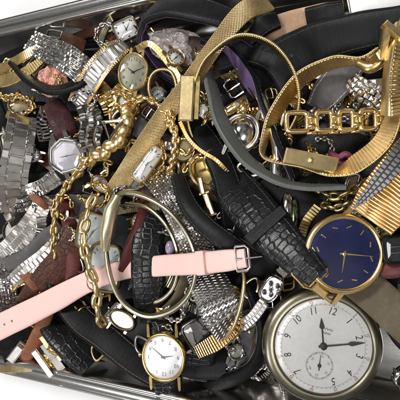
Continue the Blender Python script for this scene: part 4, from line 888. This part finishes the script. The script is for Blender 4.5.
# ---- many small pieces sunk into the gaps
MARKS = [('the pocket watch', 322, 345), ('the blue dial watch', 345, 254), ('the white dial watch', 163, 358), ('the pink strap buckle', 245, 258), ('the crocodile strap keeper', 275, 238), ('the gold clasp plate', 311, 160), ('the chunky gold links', 320, 121), ('the peaked gold lug', 384, 32), ('the mirror-bright steel watch', 241, 132), ('the gold hoop clasp', 174, 97), ('the oval cream watch', 133, 72), ('the silver mesh band', 66, 58), ('the steel link bracelet', 16, 160), ('the silver faceted watch', 66, 156), ('the narrow oblong watch', 147, 164), ('the gold folding clasp', 202, 190), ('the lilac bead', 170, 248), ('the cream bangle case', 109, 220), ('the herringbone band', 218, 300), ('the stone-set watch', 271, 289), ('the bright steel bar', 43, 363), ('the pink strap holes', 14, 318), ('the large gold chain end', 100, 320), ('the left gold chain end', 54, 250), ('the crumpled plastic', 178, 46), ('the tan strap lining', 292, 26), ('the glass bead', 288, 212), ('the plum strap', 60, 118), ('the slim gold bands', 10, 76), ('the olive strap', 376, 298), ('the top of the gold hoop', 240, 38), ('the champagne bangle bottom', 150, 316)]
used = set()
def where(x, y, noun):
    for n_, mx_, my_ in sorted(MARKS, key=lambda m: (m[1] - x) ** 2 + (m[2] - y) ** 2)[:5]:
        dx, dy = x - mx_, y - my_; d = ('right of' if dx > 0 else 'left of') if abs(dx) > abs(dy) else ('below' if dy > 0 else 'above')
        for w_ in ('', 'far ', 'half buried '):
            s_ = '%s %s%s %s' % (noun, {'': 'just ', 'far ': 'a bit ', 'half buried ': 'half buried '}[w_], d, n_)
            if s_ not in used: used.add(s_); return s_
    raise Exception('label')
rnd = random.Random(21)
AVOID = [(270, 62, 30), (350, 40, 40), (262, 226, 26), (322, 345, 52), (345, 254, 34), (390, 190, 30), (380, 345, 25), (170, 18, 22), (215, 18, 20), (300, 60, 20), (372, 292, 24), (396, 308, 28)]
spots = []
for gy in range(13):
    for gx in range(14):
        x = 6 + gx * 30 + rnd.uniform(-11, 11) + (gy % 2) * 12; y = 34 + gy * 28 + rnd.uniform(-9, 9)
        if y < 44 - .236 * x or y > 352 + .1 * x or y > 392: continue
        if any((x - a) ** 2 + (y - b) ** 2 < c * c for a, b, c in AVOID): continue
        spots.append((x, y))
MT = [('gold', gold), ('pale gold', goldp), ('steel', steel), ('brushed steel', steelb), ('tarnished gold', goldd), ('dark steel', steeld), ('champagne', champ)]
for i, (x, y) in enumerate(spots):
    z = rnd.uniform(3.9, 4.35); q = rnd.random(); ang = rnd.uniform(0, 360); cn, m = rnd.choices(MT, [4, 2, 4, 3, 3, 3, 2])[0]
    if y > 350 and x > 170: cn, m = rnd.choice(MT[2:4]); z = 3.2
    ca, sa = math.cos(rad(ang)), math.sin(rad(ang))
    def L_(pts): return [(x + a * ca - b * sa, y + a * sa + b * ca, z + h) for a, b, h in pts]
    if q < .24:
        F = Frame(x, y, z - .35, ang, rnd.uniform(-.4, .4), rnd.uniform(-.4, .4)); T = thing('buckle', where(x, y, 'small %s buckle with strap stub' % cn), 'buckle', F.O - V((0, 0, .3)))
        w_ = rnd.uniform(12, 19); buckle(T, m, F, w_, w_ * .75, 1.1)
        mb = MB(); sweep(mb, Path(L_([(0, 0, .05), (-14 * 0 + 3, 12, 0), (4, 26, -.5)]), w_ * .8, 10), prof_leather(.14)); 
        mb = MB(); pa = [F.pt(0, -2 - k * 3.2, -.3 - k * k * .14) for k in range(8)]; vs = []; fs = []
        for k, c_ in enumerate(pa):
            for sx, sz in ((-1, 0), (-1, 1.6), (1, 1.6), (1, 0)): vs.append(c_ + F.X * (sx * w_ * .4 * F.s) + F.N * (sz * F.s))
        for k in range(7):
            for j in range(4): fs.append((k * 4 + j, k * 4 + (j + 1) % 4, k * 4 + 4 + (j + 1) % 4, k * 4 + 4 + j))
        fs += [(3, 2, 1, 0), (28, 29, 30, 31)]
        mb.add(vs, fs); mb.build('strap_stub', rnd.choice([black, dbrown, black, brown, greyd]), T, ang=30)
    elif q < .5:
        r_ = rnd.uniform(8, 13); chainthing('chain_piece', where(x, y, 'curled piece of %s chain' % cn), L_([(-r_, r_ * .3, 0), (-r_ * .4, -r_ * .6, .15), (r_ * .5, -r_ * .3, .2), (r_ * .7, r_ * .6, .1), (-.1 * r_, r_, 0)]), m, rnd.uniform(.26, .42), rnd.uniform(.2, .3), rnd.uniform(.045, .065), one=True)
    elif q < .74:
        n_ = rnd.choice([(1,), (1, 1), (.5, 1, .5), (1, 1, 1, 1)]); w_ = rnd.uniform(8, 17)
        band('band_piece', where(x, y, 'short %s watch band section' % cn), L_([(-20, 4, -.6), (-8, -2, 0), (6, -1, .1), (20, 6, -.6)]), w_, m, phi=rnd.choice([0, 10, 40, 70]), kind='cells', pitch=rnd.uniform(.1, .22), cols=n_, h=.06, ch=.45, jit=.12, cat='watch band')
    elif q < .9:
        F = Frame(x, y, z, ang, rnd.uniform(-.5, .5), rnd.uniform(-.5, .5)); dn, dm = rnd.choice([('cream', cream), ('white', enamel), ('silver', steelb), ('grey', steeld), ('pale', paled)])
        T = thing('wristwatch', where(x, y, 'tiny %s watch with %s dial' % (cn, dn)), 'watch', F.O - V((0, 0, .4)))
        rx = rnd.uniform(7.5, 11); watch(T, F, rx, rx * rnd.uniform(.9, 1.4), m, dm, f=sup(rnd.choice([2, 2, 4, 6])), th=6, bez=2.2, marks='bars', mm=inkm, hands=(rnd.uniform(0, 360), rnd.uniform(0, 360)), hw=.7, crown=(90, 1.6), lug=(4, 2, rx * .5), n=32)
    else:
        r_ = rnd.uniform(9, 14); band('wire_loop', where(x, y, 'thin %s wire loop' % cn), L_([(-r_, 0, 0), (0, -r_ * .6, .1), (r_, 0, .2), (0, r_ * .6, .1)]), rnd.uniform(2.5, 4), m, closed=True, kind='round', th=.06, cat='wire loop')
# deep floor layer
S_('black strap flat on the tray floor at centre', [(60, 150, 1.6), (130, 160, 2.3), (210, 190, 2.4), (290, 230, 1.8)], 60, black)
S_('black strap flat on the tray floor, lower centre', [(90, 250, 1.6), (150, 270, 2.4), (230, 290, 2.4), (280, 300, 1.8)], 60, blacks)
S_('brown strap flat on the tray floor, upper right', [(190, 100, 1.6), (250, 110, 2.4), (320, 110, 2.4), (400, 130, 1.8)], 60, dbrown)
S_('black strap flat on the tray floor, left', [(-20, 210, 1.6), (30, 230, 2.3), (60, 260, 2.3), (110, 300, 1.8)], 60, black)
S_('black strap flat on the tray floor, upper left', [(0, 90, 1.4), (60, 80, 2.2), (120, 90, 2.2), (170, 120, 1.8)], 60, blacks)
S_('black strap flat on the tray floor beneath the blue dial watch', [(290, 170, 1.6), (330, 220, 2.4), (370, 240, 2.4), (420, 260, 1.8)], 60, blacks)
S_('dark strap flat on the tray floor under the white dial watch', [(90, 330, 1.4), (150, 340, 2.2), (210, 330, 2.3), (260, 320, 1.8)], 50, dbrown)

# ================================================================== flatten things that have one part only
for T in THINGS:
    ch = [o for o in bpy.data.objects if o.parent == T]
    if len(ch) == 1:
        o = ch[0]; loc = T.location.copy(); props = {k: T[k] for k in ('label', 'category', 'group') if k in T.keys()}; nm = T.name
        o.parent = None; o.location = loc
        for k, v in props.items(): o[k] = v
        T.name = 'gone'; o.name = nm; bpy.data.objects.remove(T)
# ================================================================== LIGHT
def area(name, loc, tgt, sx, sy, e, col=(1, 1, 1)):
    l = bpy.data.lights.new(name, 'AREA'); l.shape = 'RECTANGLE'; l.size = sx; l.size_y = sy; l.energy = e; l.color = col
    o = bpy.data.objects.new(name, l); COL.objects.link(o); o.location = loc
    o.rotation_euler = (V(tgt) - V(loc)).to_track_quat('-Z', 'Y').to_euler(); return o
area('ceiling_lamp', (-35, 55, 120), (0, 0, 3), 60, 16, 150000, (1, .985, .96))
area('ceiling_lamp', (45, -30, 130), (0, 0, 3), 70, 18, 80000, (1, .98, .95))
area('ceiling_lamp', (-60, -70, 110), (0, 0, 3), 20, 60, 60000, (.97, .98, 1))
w = bpy.data.worlds.new('World'); sc.world = w; w.use_nodes = True; t = w.node_tree; bg = t.nodes['Background']
tc = N(t, 'ShaderNodeTexCoord'); sp = N(t, 'ShaderNodeSeparateXYZ'); t.links.new(tc.outputs['Generated'], sp.inputs[0])
nz = N(t, 'ShaderNodeTexNoise', Scale=2.6, Detail=3.0); t.links.new(tc.outputs['Generated'], nz.inputs['Vector'])
up = ramp(t, sp.outputs[2], (.40, .39, .37), (.62, .61, .6), 0.1, 0.8)
mx = N(t, 'ShaderNodeMixRGB'); mx.blend_type = 'MULTIPLY'; mx.inputs[0].default_value = 1
t.links.new(up, mx.inputs[1]); t.links.new(ramp(t, nz.outputs[0], (.2, .2, .2), (1.5, 1.5, 1.5), .42, .62), mx.inputs[2])
t.links.new(mx.outputs[0], bg.inputs[0]); bg.inputs[1].default_value = 0.46
sc.render.engine = 'CYCLES'
sc.view_settings.view_transform = 'Standard'; sc.view_settings.look = 'None'; sc.view_settings.exposure = 0; sc.view_settings.gamma = 1
sc.cycles.max_bounces = 8; sc.cycles.transparent_max_bounces = 12; sc.cycles.sample_clamp_indirect = 6
